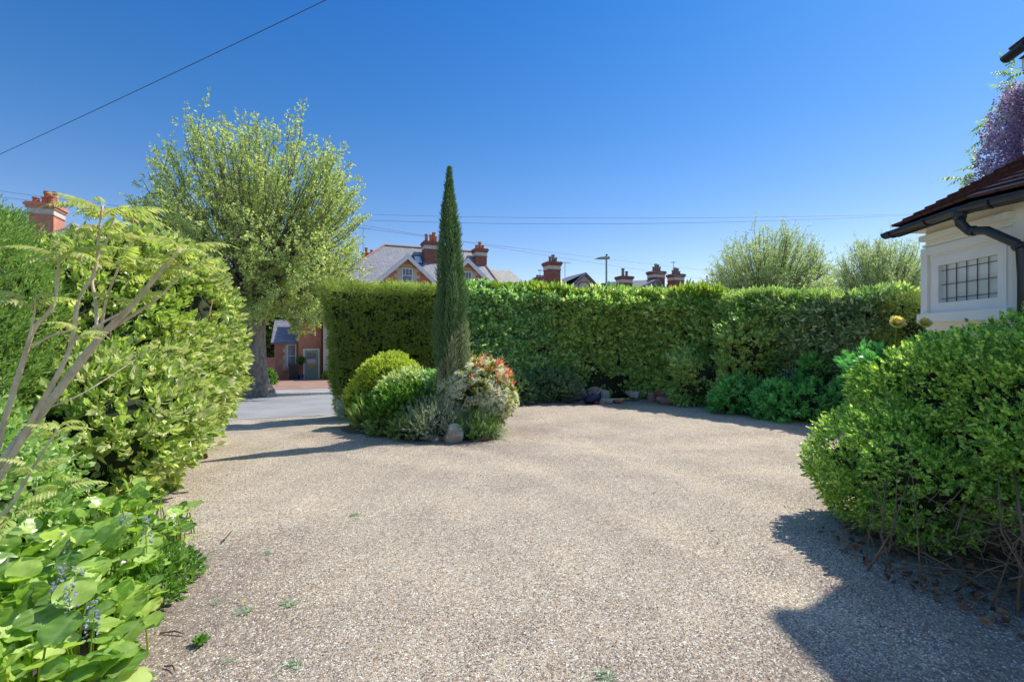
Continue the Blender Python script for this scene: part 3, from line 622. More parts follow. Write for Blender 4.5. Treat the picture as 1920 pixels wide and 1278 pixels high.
# ------------------------------------------------------------------ houses further along the street
HB = (3.2, 38.2, 0.0)
t = thing('brick_house', 'dark slate gabled house behind the street lamp with a tall red chimney on its left', 'house', HB, R(22), local=True)
m = MB(); m.box(.3, 7.0, .8, 9, -1.6, 5.0); m.build('wall', M['old_brick'], t)
gable_front(t, 2.75, -.2, 5.3, 7.1, 2.1, None, 3.0, 'slate_dark', barge='slate_dark', bw=.14, z_low=3, brick='band')
m = MB(); V = [(-.4, .5, 5.1), (7.3, .5, 5.1), (7.3, 9.3, 5.1), (-.4, 9.3, 5.1), (.4, 4.5, 6.75), (6.8, 4.5, 6.75)]; m.add(V, [(0, 1, 5, 4), (1, 2, 5), (2, 3, 4, 5), (3, 0, 4), (3, 2, 1, 0)])
m.add([(-.4, -.2, 5.6), (2.75, -.2, 7.05), (2.75, 4, 7.05), (.2, 4, 6.6)], [(0, 1, 2, 3)]); m.build('main_roof', M['slate_dark'], t)
m = MB(); th = np.linspace(0, math.pi, 13); pts = [(2.75 + .62 * math.cos(q), -.24, 5.75 + .62 * math.sin(q)) for q in th]; m.tube(pts, .05, 5); m.build('gable_arch', M['pot_grey'], t)
chimney(t, -.05, 0, 1.0, 1.0, 4.0, 7.75, [(-.22, .45, .12), (.05, .62, .14), (.28, .4, .13)], 'stack_brick', 'pot_grey')
chimney(t, 1.7, 6, .9, .5, 6, 7.35, [(1.5, .25, .14), (1.8, .25, .14), (2.1, .25, .14)], 'stack_brick', 'pot_grey')
aerial(t, 2.4, 2.4, 6.9, 8.35, 1.15, n=6); aerial(t, 1.65, 5.8, 7.2, 8.1, .5, ang=1.0, n=4)
m = MB(); m.lathe((1.05, -.2, 5.7), [(.1, 0), (.1, .12), (.16, .2), (.17, .34), (.08, .46), (.02, .5)], 12); m.build('finial', M['terracotta'], t)
HB2 = (3.2, 38.2, 0.0)
t = thing('brick_house', 'grey slate house with long sloping ridge right of the street lamp', 'house', HB2, R(22), local=True)
m = MB(); m.box(8.0, 13.6, 2.2, 9, -2, 5.2); m.build('wall', M['old_brick'], t)
m = MB(); m.prism([(10.2, 2.6, 5.0), (14.2, 2.6, 5.0), (12.25, 2.6, 7.35)], (-3.2, 4.5, 0)); m.add([(7.2, 2.4, 5.4), (10.4, 2.4, 5.6), (12.25, 2.7, 7.35), (8.6, 5.8, 7.3)], [(0, 1, 2, 3)]); m.build('roof', M['slate_dark'], t)
m = MB(); m.bar((12.25, 2.52, 7.34), (14.25, 2.52, 4.98), .07, .16).bar((12.25, 2.52, 7.34), (10.2, 2.52, 4.98), .07, .16); m.build('bargeboard', M['pot_grey'], t)
chimney(t, 8.85, 3, 1.15, .9, 5, 7.45, [(8.7, .75, .15), (9.1, .5, .14)], 'stack_brick', 'pot_grey')
chimney(t, 11.0, 5.5, .8, .6, 6, 7.15, [(10.8, .35, .14), (11.15, .6, .15)], 'stack_brick', 'pot_grey')
chimney(t, 12.9, 3.6, 1.25, 1.0, 5, 8.2, [(12.6, .45, .13), (12.85, .75, .14), (13.1, .7, .14), (13.3, .5, .13)], 'stack_brick', 'pot_grey')
t = thing('brick_house', 'farthest slate roofed house just left of the distant plane trees', 'house', HB2, R(22), local=True)
m = MB(); m.box(13.9, 19.5, 2.2, 9, -2, 5.2); m.build('wall', M['old_brick'], t)
m = MB(); m.prism([(17.2, 2.8, 5.6), (19.6, 2.8, 5.6), (18.35, 2.8, 7.45)], (-3.4, 4.0, -.45)); m.add([(14.2, 2.6, 5.4), (17.2, 2.6, 5.6), (18.35, 2.9, 7.43), (15.2, 6.2, 7.0)], [(0, 1, 2, 3)]); m.build('roof', M['slate_dark'], t)
m = MB(); m.bar((18.35, 2.7, 7.45), (19.65, 2.7, 5.55), .07, .16).bar((18.35, 2.7, 7.45), (17.1, 2.7, 5.55), .07, .16).tube([(18.35, 2.75, 7.4), (18.35, 2.75, 7.95)], .04, 6); m.lathe((18.35, 2.75, 7.85), [(.02, 0), (.11, .08), (.02, .2)], 8); m.build('bargeboard', M['pot_grey'], t)
chimney(t, 14.75, 3, 1.15, 1.0, 5, 7.95, [(14.4, .4, .13), (14.65, .65, .14), (14.95, .6, .14), (15.15, .35, .13)], 'stack_brick', 'pot_grey')
chimney(t, 16.3, 6, .6, .6, 6, 7.1, [(16.3, .3, .14)], 'stack_brick', 'pot_grey')
aerial(t, 14.7, 3.3, 7.6, 9.25, .35, ang=1.2, n=4)

# ------------------------------------------------------------------ street lamp
lb = P(1137, 639, 24.5); gz = -.30 - .0333 * (sdist(lb[0], lb[1]) - 13.3) + .09
t = thing('street_lamp', 'grey steel street lamp rising behind the hedge', 'street lamp', (lb[0], lb[1], float(gz)))
zt = CH + 153 / F * 24.5
m = MB(); m.tube([(lb[0], lb[1], gz), (lb[0], lb[1], gz + 1.2)], .085, 10).tube([(lb[0], lb[1], gz + 1.2), (lb[0], lb[1], zt)], [.062, .045], 10); m.build('post', M['metal'], t)
m = MB(); X0, Y0 = lb[0], lb[1]
sec = [(.16, .07, .10), (.05, .11, .15), (-.15, .12, .11), (-.38, .11, .07), (-.62, .05, .03)]; V = []
for dx, wy_, hh in sec:
    for th in np.arange(10) * 2 * math.pi / 10: V.append((X0 + dx, Y0 + wy_ * math.cos(th), zt + .04 + max(math.sin(th), -.25) * hh + (.0 if dx > -.4 else -.03)))
Fq = [(i * 10 + j, i * 10 + (j + 1) % 10, (i + 1) * 10 + (j + 1) % 10, (i + 1) * 10 + j) for i in range(4) for j in range(10)] + [tuple(range(10)), tuple(range(40, 50))[::-1]]
m.add(V, Fq); m.build('lamp_head', M['metal'], t, smooth=True)
m = MB(); m.lathe((X0 + .02, Y0, zt + .15), [(.05, 0), (.05, .09), (.02, .12)], 10); m.build('photocell', M['dark'], t)
m = MB(); m.box(X0 - .45, X0 - .05, Y0 - .07, Y0 + .07, zt - .005, zt + .012); m.build('lens', M['glass_light'], t)

# ------------------------------------------------------------------ overhead wires
def wire(a, b, sag, r, label):
    t = np.linspace(0, 1, 24)[:, None]; p = a * (1 - t) + b * t; p[:, 2] -= (4 * t * (1 - t) * sag)[:, 0]
    m = MB(); m.tube(p, r, 4); o = m.build('overhead_wire', M['wire'], origin=a); tag(o, label, 'wire', 'overhead wires')
wire(P(-140, 352, 15), P(760, -72, 8.0), .06, .0075, 'single dark cable crossing the sky at top left, above the plane tree')
wire(P(560, 397, 30), P(2100, 388, 22), .45, .0075, 'upper of the two long level wires across the middle of the sky')
wire(P(540, 406, 30), P(2100, 378, 24), .75, .009, 'lower of the two long level wires across the middle of the sky')
wire(P(560, 412, 30), P(1420, 517, 44), .12, .009, 'upper of the two wires slanting down to the right behind the cypress')
wire(P(560, 402, 30), P(1380, 532, 44), .12, .009, 'lower of the two wires slanting down to the right behind the cypress')
wire(P(-60, 349, 24), P(330, 397, 24), .08, .0075, 'upper thin wire beside the chimney of the far left house')
wire(P(-60, 362, 24), P(330, 400, 24), .08, .0075, 'lower thin wire beside the chimney of the far left house')

# ------------------------------------------------------------------ trees
def branchy(rng, base, ends, r0, r1, segs=6, lift=.25, jit=.04):
    """curved shoots from base points to end points; returns list of polylines + radii"""
    out = []
    for a, b in zip(base, ends):
        L = np.linalg.norm(b - a); t = np.linspace(0, 1, segs + 1)[:, None]
        p = a * (1 - t) + b * t; d = b - a; horiz = A(d[0], d[1], 0)
        p += horiz * (t * (1 - t)) * lift; p[1:-1] += rng.normal(size=(segs - 1, 3)) * jit * L / 4
        out.append(p)
    return out
def pollard(name, label, base, head_z, head_r, trunk_r, cc, cr, seed, n_shoot, n_leaf, leaf, mats, flare=1.5, zcut=None, lsz=(.8, 1.3), shape=None, tw=5, rag=.05):
    rng = np.random.default_rng(seed); base = A(*base); t = thing(name, label, 'tree', base)
    H = A(base[0], base[1], head_z)
    # trunk with root flare
    zs = np.array([-.1, .12, .4, .9, 1.6, head_z - base[2] - .5, head_z - base[2]]); rr = trunk_r * np.array([flare * 1.12, flare, 1.28, 1.1, 1.0, 1.0, 1.35])
    k = 22; th = np.arange(k) * 2 * math.pi / k; V = []
    for z, r in zip(zs, rr):
        for q in th:
            f = 1 + .10 * math.sin(q * 3 + 1) * (1.6 if z < .5 else .6) + .05 * math.sin(q * 7 + z * 2)
            V.append((base[0] + r * f * math.cos(q) + .03 * math.sin(z * 1.7), base[1] + r * f * math.sin(q), base[2] + z))
    i = np.arange(len(zs) - 1)[:, None] * k; j = np.arange(k)[None]; j2 = (j + 1) % k
    m = MB(); m.add(V, np.stack([i + j, i + j2, i + k + j2, i + k + j], -1).reshape(-1, 4)); m.build('trunk', M[mats[0]], t, smooth=True)
    # knobbly pollard head
    m = MB(); knobs = []
    for q in range(11):
        a = q * 2.4; rad = head_r * (.35 + .5 * ((q * 7) % 5) / 5); c = H + A(math.cos(a) * rad, math.sin(a) * rad, .25 + .55 * ((q * 3) % 4) / 4); knobs.append(c)
        m.tube([H + A(0, 0, -.35), (H + c) / 2 + A(0, 0, -.1), c], [trunk_r * .6, trunk_r * .42, trunk_r * .34], 8)
        ell_core(m, [(tuple(c), (head_r * .30,) * 3)], 1.0, -9, 10)
    m.build('pollard_head', M['knob'], t, smooth=True)
    # shoots
    cc = A(*cc); cr = A(*cr); d = norm(rng.normal(size=(n_shoot * 3, 3))); d = d[d[:, 2] > (-.62 if zcut is None else zcut(d) if callable(zcut) else zcut)][:n_shoot]
    ends = cc + cr * d * (1 - .16 * rng.uniform(0, 1, (len(d), 1)) ** 2); ends += norm(ends - H) * (noise(d * 3, 1.5)[:, None] * rag)
    if shape is not None: ends = shape(ends)
    kn = np.array(knobs); st = kn[rng.integers(0, len(kn), len(ends))] + rng.normal(size=(len(ends), 3)) * head_r * .15
    pl = branchy(rng, st, ends, 0, 0, 7, .30); m = MB(); LP, LD = [], []
    for p in pl:
        L = np.linalg.norm(p[-1] - p[0]); m.tube(p, np.linspace(.035, .006, len(p)) * max(.6, L / 4), 4, False)
        for _ in range(tw):
            u = rng.uniform(.35, .95) * (len(p) - 1); i0 = int(u); q = p[i0] * (1 - u + i0) + p[min(i0 + 1, len(p) - 1)] * (u - i0)
            dd = norm(norm(p[-1] - p[i0 - 1]) + rng.normal(size=3) * .55 + A(0, 0, .25)); l_ = L * rng.uniform(.12, .28); e = q + dd * l_
            m.tube([q, (q + e) / 2 + rng.normal(size=3) * .03, e], [.010, .007, .003], 3, False)
            n2 = max(3, int(n_leaf / (len(pl) * (tw + 2)))); uu = rng.uniform(.2, 1.02, n2)[:, None]; LP.append(q + (e - q) * uu + rng.normal(size=(n2, 3)) * .05); LD.append(np.repeat(dd[None], n2, 0))
        n2 = max(3, int(2 * n_leaf / (len(pl) * (tw + 2)))); uu = (1 - rng.uniform(0, .68, n2) ** 1.3) * (len(p) - 1); i0 = np.minimum(uu.astype(int), len(p) - 2); fr = (uu - i0)[:, None]
        LP.append(p[i0] * (1 - fr) + p[i0 + 1] * fr + rng.normal(size=(n2, 3)) * .07); LD.append(norm(p[i0 + 1] - p[i0]))
    # short growth round the head
    n3 = n_leaf // 14; dd = norm(rng.normal(size=(n3, 3))); LP.append(H + A(0, 0, .3) + dd * A(head_r, head_r, head_r * 1.1) * rng.uniform(.75, 1.35, (n3, 1))); LD.append(dd)
    m.build('branches', M[mats[1]], t, smooth=True)
    LP = np.vstack(LP); LD = np.vstack(LD); m = MB(); scatter(m, leaf, LP, norm(LD + rng.normal(size=LD.shape) * .75), rng, lsz); m.build('crown', M[mats[2]], t)
    return t
rg = np.random.default_rng(11)
LP1 = [sprig(rg, leaf1(.42, .08, .5), 4, .09, .070, 70) for _ in range(5)]
bx = P(480, 639, 18.9)
def crown_shape(e):
    # leans a little to the left at the top, hangs lower on the right
    e = e.copy(); zz = e[:, 2]; e[:, 0] += -.03 * (zz - 6.5); return e
pollard('plane_tree', 'tall pollarded plane tree in fresh leaf on the far pavement, nearest the gateway', (bx[0], bx[1], -.46), 2.85, .62, .33, (bx[0] + .20, bx[1], 5.75), (4.05, 3.9, 4.35), 21, 340, 36000, LP1, ('bark', 'twig', 'L_plane'), 1.75, lambda d: np.where(d[:, 0] > .1, -.93, -.62), (.85, 1.35), crown_shape, 5)
LP2 = [sprig(rg, leaf1(.42, .08, .5), 4, .10, .062, 70) for _ in range(4)]
for lab, px_, Yd, top, wd, sd in (('nearer and larger of the two distant pollarded plane trees above the hedge', 1438, 28.8, 420, 112, 31), ('smaller distant pollarded plane tree beside the cream bay window', 1650, 33.0, 440, 96, 32)):
    c = P(px_, 639, Yd); zt = CH + (HY - top) / F * Yd; zc = 3.6
    pollard('plane_tree', lab, (c[0], c[1], -.9), 2.6, .6, .4, (c[0], c[1], zc + .5), (wd / F * Yd * 1.02, 3.4, zt - zc - .6), sd, 430, 42000, LP2, ('bark', 'twig', 'L_plane_far'), 1.3, -.35, (.8, 1.2), None, 4, .07)

# ------------------------------------------------------------------ hedges
def hedge(name, label, pts, thick, tm, mat, n, seed, size, amp=.09, nsc=1.3, depth=.22, up=.35, rnd=.55, top_tm=None, top_mat=None, n_top=0, zb=0.0, endcap=True, gap=None, batter=0.0, clump=5.5, camp=.06, fade=(0, 0)):
    """pts: list of (x, y, height) along the front foot, camera side first on the left"""
    rng = np.random.default_rng(seed); pt = np.array([(a, b, 0) for a, b, h in pts], float); hs = np.array([h for *_, h in pts], float)
    seg = pt[1:] - pt[:-1]; L = np.linalg.norm(seg, axis=1); sn_ = np.stack([-seg[:, 1], seg[:, 0], seg[:, 0] * 0], -1) / L[:, None]
    vn = np.vstack([sn_[:1], norm(sn_[:-1] + sn_[1:]), sn_[-1:]]); cum = np.concatenate([[0], np.cumsum(L)])
    gb = float(ground_z(pt[0, 0], pt[0, 1]))
    def at(u):
        i = np.clip(np.searchsorted(cum, u, 'right') - 1, 0, len(L) - 1); f = ((u - cum[i]) / L[i])[:, None]
        return pt[i] * (1 - f) + pt[i + 1] * f, norm(vn[i] * (1 - f) + vn[i + 1] * f), hs[i] * (1 - f[:, 0]) + hs[i + 1] * f[:, 0], norm(seg)[i]
    tot = cum[-1]; hm = hs.mean(); af, at_, ae = tot * hm, tot * thick, thick * hm
    PP, NN, UU = [], [], []
    def emit(m, kind):
        u = rng.uniform(0, tot, m) if kind in 'ftb' else np.full(m, 0.0 if kind == 'l' else tot)
        p, nn, h, sg = at(u); z = rng.uniform(0, 1, m)
        if kind == 'f': q = p.copy(); q[:, 2] = z * h; q -= nn * (batter * (z - .5) )[:, None]; nr = -nn + A(0, 0, .0)
        elif kind == 'b': q = p + nn * thick; q[:, 2] = z * h; nr = nn
        elif kind == 't': q = p + nn * (z * thick)[:, None]; q[:, 2] = h; nr = np.broadcast_to(A(0, 0, 1), q.shape).copy()
        else: v = rng.uniform(0, 1, m); q = p + nn * (v * thick)[:, None]; q[:, 2] = z * h; nr = sg * (-1 if kind == 'l' else 1); 
        if batter: q[:, :2] -= (sg * (batter * ((1.0 if kind == 't' else z) - .3) * np.clip(1 - u / 1.1, 0, 1))[:, None])[:, :2]
        # soften the top edges
        q = q + nr * (noise(q, nsc) * amp)[:, None] - nr * (rng.uniform(0, 1, m) ** 2 * depth)[:, None]
        q[:, 2] += ground_z(q[:, 0], q[:, 1]) * (1 if zb == 0 else 1) * (1 - z if kind != 't' else 0)
        PP.append(q); NN.append(nr); UU.append(u)
    tt = af * 1.35 + at_ + ae * 2
    emit(int(n * af / tt), 'f'); emit(int(n * af * .35 / tt), 'b'); emit(int(n * at_ / tt), 't')
    if endcap: emit(int(n * ae / tt), 'l'); emit(int(n * ae / tt), 'r')
    q = np.vstack(PP); nr = np.vstack(NN)
    uu = np.concatenate(UU); pr = np.minimum(np.clip(uu / max(fade[0], 1e-6), 0, 1) if fade[0] else 1.0, np.clip((tot - uu) / max(fade[1], 1e-6), 0, 1) if fade[1] else 1.0); pr = pr * np.ones(len(q)); ok = rng.uniform(0, 1, len(q)) < pr + .02; q, nr = q[ok], nr[ok]
    c2 = noise(q + 31.0, clump); ok = (c2 > -.42) | (rng.uniform(0, 1, len(q)) < .25); q = q + nr * (c2 * camp)[:, None]; q, nr = q[ok], nr[ok]
    if gap is not None: ok = gap(q, rng); q, nr = q[ok], nr[ok]
    t = thing(name, label, 'hedge', (pt[0, 0], pt[0, 1], gb)); m = MB(); scatter(m, tm, q, mixdir(nr, rng, up, rnd), rng, size); m.build('foliage', mat, t)
    if top_tm:
        u = rng.uniform(0, tot, n_top); p, nn, h, sg = at(u); v = rng.uniform(-.02, 1, n_top) ** 1.4; q2 = p + nn * (v * thick)[:, None]; q2[:, 2] = h - np.abs(rng.normal(size=n_top)) * .10 + noise(q2, nsc) * amp + .02
        q2[:, :2] -= (sg * (batter * .7 * np.clip(1 - u / 1.1, 0, 1))[:, None])[:, :2]; m = MB(); scatter(m, top_tm, q2, mixdir(np.broadcast_to(A(0, 0, 1), q2.shape).copy(), rng, .5, .5), rng, size); m.build('new_growth', top_mat, t)
    # inner branches and old wood
    m = MB(); ii = depth * .7 + .05 + (seed % 7) * .012; ku = max(6, int(tot / .25)); us = np.linspace(.06, tot - .06, ku); p, nn, h, sg = at(us); kz = 10; V = []
    prof = [(ii, -0.01)] + [(ii, z) for z in np.linspace(.15, .9, kz)] + [(ii + .05, .955), (thick - ii, .955), (thick - ii, -.01)]
    for (o_, z) in prof:
        q = p + nn * o_; q[:, 2] = z * h; q -= nn * (batter * (z - .5)); q[:, :2] -= (sg * (batter * (z - .3) * np.clip(1 - us / 1.1, 0, 1))[:, None])[:, :2]; q = q + nn * (noise(q, 2.3) * .06)[:, None]; q[:, 2] += (1 - z) * ground_z(q[:, 0], q[:, 1]); V.append(q)
    V = np.array(V); a, b = V.shape[:2]; i = np.arange(a - 1)[:, None] * b; j = np.arange(b - 1)[None]
    Fq = list(map(tuple, np.stack([i + j, i + j + 1, i + b + j + 1, i + b + j], -1).reshape(-1, 4))) + [tuple(np.arange(a) * b), tuple((np.arange(a) * b + b - 1)[::-1])]
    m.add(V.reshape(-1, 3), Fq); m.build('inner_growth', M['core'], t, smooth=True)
    return t
rg = np.random.default_rng(12)
YEW = [sprig(rg, leaf1(.13, .02, .5), 11, .10, .034, 52, 10) for _ in range(4)]
PRV = [sprig(rg, leaf1(.30, .06, .45), 7, .11, .075, 60) for _ in range(5)]
LAU = [sprig(rg, leaf2(.17, .05, .15), 7, .12, .125, 62) for _ in range(5)]
FIN = [sprig(rg, leaf1(.24, .05, .45), 8, .14, .055, 50) for _ in range(5)]
hedge('yew_hedge', 'clipped olive green yew hedge left of the cypress, beside the gateway', [(-3.95, 10.9, 2.80 + .05), (-2.7, 11.35, 2.84), (-1.2, 11.9, 2.90)], 1.25, YEW, M['L_yew'], 34000, 41, (.95, 1.5), .07, 1.7, .13, .25, .5, YEW, M['L_golden'], 1500, batter=.32, clump=7, camp=.03)
H0, H1, H2, H3, H4, H5 = (-1.25, 12.0), (1.16, 13.2), (3.95, 13.5), (5.35, 11.5), (6.5, 9.75), (7.1, 8.2)
hedge('laurel_hedge', 'dense dark green hedge with small leaves just right of the cypress', [(*H0, 2.84), (0.1, 12.65, 2.85), (*H1, 2.80), (2.3, 13.4, 2.76)], 1.2, PRV, M['L_privet'], 15500, 42, (1.0, 1.75), .15, 1.0, .26, .2, .6, PRV, M['L_new'], 1800, fade=(0, 1.7))
def lowgap(q, rng): return (q[:, 2] > .72 + .16 * noise(q, 1.6)) | (rng.uniform(0, 1, len(q)) < .06) | (q[:, 0] > 3.3) | (q[:, 0] < 1.3)
hedge('laurel_hedge', 'glossy laurel hedge with yellow topped shoots above the row of rough stones', [(.35, 12.78, 2.82), (1.1, 13.16, 2.78), (2.5, 13.42, 2.74), (*H2, 2.70), (5.1, 11.95, 2.55)], 1.2, LAU, M['L_laurel'], 13500, 43, (.95, 1.65), .19, 1.0, .3, .2, .65, LAU, M['L_new'], 1700, gap=lowgap, fade=(1.7, 1.3))
hedge('mixed_hedge', 'paler loose mixed hedge below the nearer distant plane tree', [(4.2, 13.15, 2.70), (5.35, 11.55, 2.54), (6.2, 10.15, 2.44)], 1.4, FIN, M['L_mixed'], 16000, 44, (.9, 1.5), .18, 1.2, .3, .3, .7, FIN, M['L_mixed'], 2600, fade=(1.4, 1.0))
hedge('laurel_hedge', 'very dark glossy hedge with a few orange yellow leaves near the house', [(5.5, 11.35, 2.54), (6.5, 9.7, 2.40), (6.85, 9.0, 2.34)], 1.3, LAU, M['L_darkl'], 9000, 45, (.8, 1.3), .14, 1.4, .28, .2, .65, LAU, M['L_mixed'], 700, fade=(1.2, 0))
hedge('yew_hedge', 'short clipped conifer hedge behind the yellow rose by the bay window', [(6.8, 9.1, 2.38), (7.2, 8.2, 2.32), (7.6, 7.2, 2.28)], 1.1, YEW, M['L_yew'], 12000, 46, (1, 1.5), .05, 1.7, .12, .25, .5)
# odd bright leaves on the dark hedge
m = MB(); pp = [P(1537, 600, 10.0), P(1541, 604, 9.95), P(1532, 597, 9.95), P(1545, 598, 10.0), P(1576, 613, 9.6), P(1581, 617, 9.6), P(1580, 650, 9.5), P(1583, 655, 9.5), P(1310, 598, 12.7), P(1300, 616, 12.6)]
pp = np.array(pp); pp[:, 1] -= .12; rgx = np.random.default_rng(4); scatter(m, [leaf2(.25)], pp, rgx.normal(size=pp.shape), rgx, (.10, .15))
yl = m.build('yellow_leaves', M['L_yellow'], [o for o in bpy.data.objects if o.get('label', '').startswith('very dark glossy')][0])

# low shrubs at the foot of the hedge, right
PER = [sprig(rg, leaf2(.28, .04, .2), 7, .12, .075, 65) for _ in range(4)]
CHO = [sprig(rg, leaf2(.2, .05, .2), 7, .05, .11, 75) for _ in range(5)]
bush('choisya_bush', 'low bright green shrub spreading over the gravel at the foot of the hedge', 'shrub', [((6.0, 9.85, .34), (.85, .5, .50)), ((5.2, 10.7, .28), (.8, .42, .42)), ((6.55, 9.2, .45), (.5, .5, .5)), ((6.3, 10.0, .8), (.5, .35, .5))], 2500, CHO, M['L_choisya'], (.8, 1.3), 51, up=.35, depth=.3, amp=.16, core=.7)
bush('fern_shrub', 'soft mid green arching shrub halfway along the right hedge', 'shrub', [((5.45, 11.2, .95), (.8, .5, 1.15)), ((4.6, 11.9, .6), (.7, .5, .6))], 3600, PER, M['L_mixed'], (.9, 1.5), 52, amp=.28, up=.3, depth=.3, core=.7)
bush('dark_shrub', 'small dark blue green shrub at the left end of the stone row', 'shrub', [((.75, 12.75, .32), (.95, .45, .42)), ((-.1, 12.3, .3), (.6, .4, .4))], 2600, FIN, M['L_cypress'], (.8, 1.2), 53, amp=.07, depth=.15)

# ------------------------------------------------------------------ stones, tool at the hedge foot
def rock(loc, size, seed, name, label, mat, group=None, rz=0, flatness=0.0, box=0.5):
    rng = np.random.default_rng(seed); k, q = 12, 8; V = []
    for ph in np.linspace(-1.57, 1.57, q):
        for th in np.arange(k) * 2 * math.pi / k: V.append((math.cos(ph) * math.cos(th), math.cos(ph) * math.sin(th), math.sin(ph)))
    V = np.array(V); mx = np.abs(V).max(1, keepdims=True); V = V * (1 - box) + V / mx * box * .85
    pl = norm(rng.normal(size=(7, 3)))
    for d_ in pl: c = V @ d_; V -= d_ * np.clip(c - rng.uniform(.55, .8), 0, None)[:, None]
    V = V + noise(V * 1.0 + seed, 2.5)[:, None] * .05 * V; V = V * A(*size) ; V = rotz(V, rz)
    i = np.arange(q - 1)[:, None] * k; j = np.arange(k)[None]; j2 = (j + 1) % k
    m = MB(); m.add(V + A(0, 0, size[2] * .75), np.stack([i + j, i + j2, i + k + j2, i + k + j], -1).reshape(-1, 4)); o = m.build(name, M[mat], origin=(0, 0, 0)); o.location = tuple(float(x) for x in loc); del o['_org']
    return tag(o, label, 'stone', group)
GR = 'rough stones edging the foot of the laurel hedge'
for i, (px_, py_, wd, ht, mt, lab) in enumerate([
    (1071, 742, .17, .36, 'pinkstone', 'upright pinkish stone at the left end of the row under the laurel hedge'),
    (1093, 743, .19, .26, 'pinkstone', 'square pinkish brown stone second from the left under the laurel hedge'),
    (1114, 742, .18, .29, 'pinkstone', 'tall rounded pinkish stone directly behind the dark blue leaf blower'),
    (1135, 740, .15, .22, 'greystone', 'small grey brown stone just right of the rounded stone under the hedge'),
    (1137, 749, .26, .12, 'greystone', 'long pale flat stone lying just right of the leaf blower'),
    (1158, 748, .16, .09, 'redbrickbit', 'low reddish stone beside the long pale flat one'),
    (1188, 738, .28, .12, 'greystone', 'buff slab leaning alone in the middle of the stone row'),
    (1222, 747, .12, .2, 'pinkstone', 'dark small upright stone left of the red brick rubble'),
    (1238, 738, .22, .24, 'redbrickbit', 'bright red broken brick near the right end of the stone row'),
    (1245, 750, .24, .15, 'pinkstone', 'brown flat block at the right end of the stone row')]):
    g0 = G0(px_, py_ + 2); Y_ = min(g0[1], 13.42) - .52; loc = P(px_, 639, Y_)
    rock((loc[0], loc[1], -.02 + (.12 if i in (6,) else 0)), (wd * 1.0, .16, ht / 1.15), 100 + i, 'stone', lab, mt, GR, rz=.2 * math.sin(i * 2), box=.75)
# leaf blower lying on the gravel
c = G0(1108, 753); c[1] = 12.35; c[0] = (1108 - 960) / F * 12.35
t = thing('leaf_blower', 'dark navy garden blower with black tubes lying on the shaded gravel', 'garden tool', c)
m = MB(); k, q = 14, 9; V = []
for i_, ph in enumerate(np.linspace(-1.5, 1.5, q)):
    for th in np.arange(k) * 2 * math.pi / k: V.append((c[0] + .24 * math.cos(ph) * math.cos(th) * (1 + .15 * math.cos(th)), c[1] + .16 * math.cos(ph) * math.sin(th), .12 + .12 * math.sin(ph) + .02 * math.cos(th)))
i = np.arange(q - 1)[:, None] * k; j = np.arange(k)[None]; j2 = (j + 1) % k; m.add(V, np.stack([i + j, i + j2, i + k + j2, i + k + j], -1).reshape(-1, 4)); m.build('motor_housing', M['navy'], t, smooth=True)
m = MB(); m.tube([c + A(-.15, 0, .17), c + A(-.35, -.03, .15), c + A(-.62, -.08, .05)], [.07, .05, .045], 10).tube([c + A(-.12, -.05, .19), c + A(-.3, -.04, .2), c + A(-.2, .0, .22)], .02, 6); m.build('blower_tube', M['dark'], t, smooth=True)
m = MB(); m.tube([c + A(.15, .0, .16), c + A(.34, -.08, .09), c + A(.52, -.14, .03)], [.035, .025, .03], 8).tube([c + A(.1, .08, .2), c + A(.22, .12, .27), c + A(.3, .15, .38)], .02, 6); m.build('handle', M['metal'], t, smooth=True)
m = MB(); m.lathe((c[0] + .12, c[1] - .15, .04), [(.02, 0), (.045, .01), (.045, .03), (.02, .04)], 10); m.build('fuel_cap', M['red'], t)

# ------------------------------------------------------------------ island bed
mb = MB(); k = 40; th = np.arange(k) * 2 * math.pi / k; V = [(-1.75, 9.0, .14)]
for f in (.5, .85, 1.0):
    for q in th:
        x = -1.75 + 1.52 * f * math.cos(q) ; y = 8.95 + 1.15 * f * math.sin(q) - .28 * f * math.cos(q); V.append((x, y, ground_z(x, y) + {.5: .12, .85: .07, 1.0: -.03}[f]))
Fq = [(0, 1 + i, 1 + (i + 1) % k) for i in range(k)] + [(1 + r * k + i, 1 + (r + 1) * k + i, 1 + (r + 1) * k + (i + 1) % k, 1 + r * k + (i + 1) % k) for r in range(2) for i in range(k)]
mb.add(V, Fq); o = mb.build('soil_bed', M['soil'], smooth=True); tag(o, None, None, kind='structure')
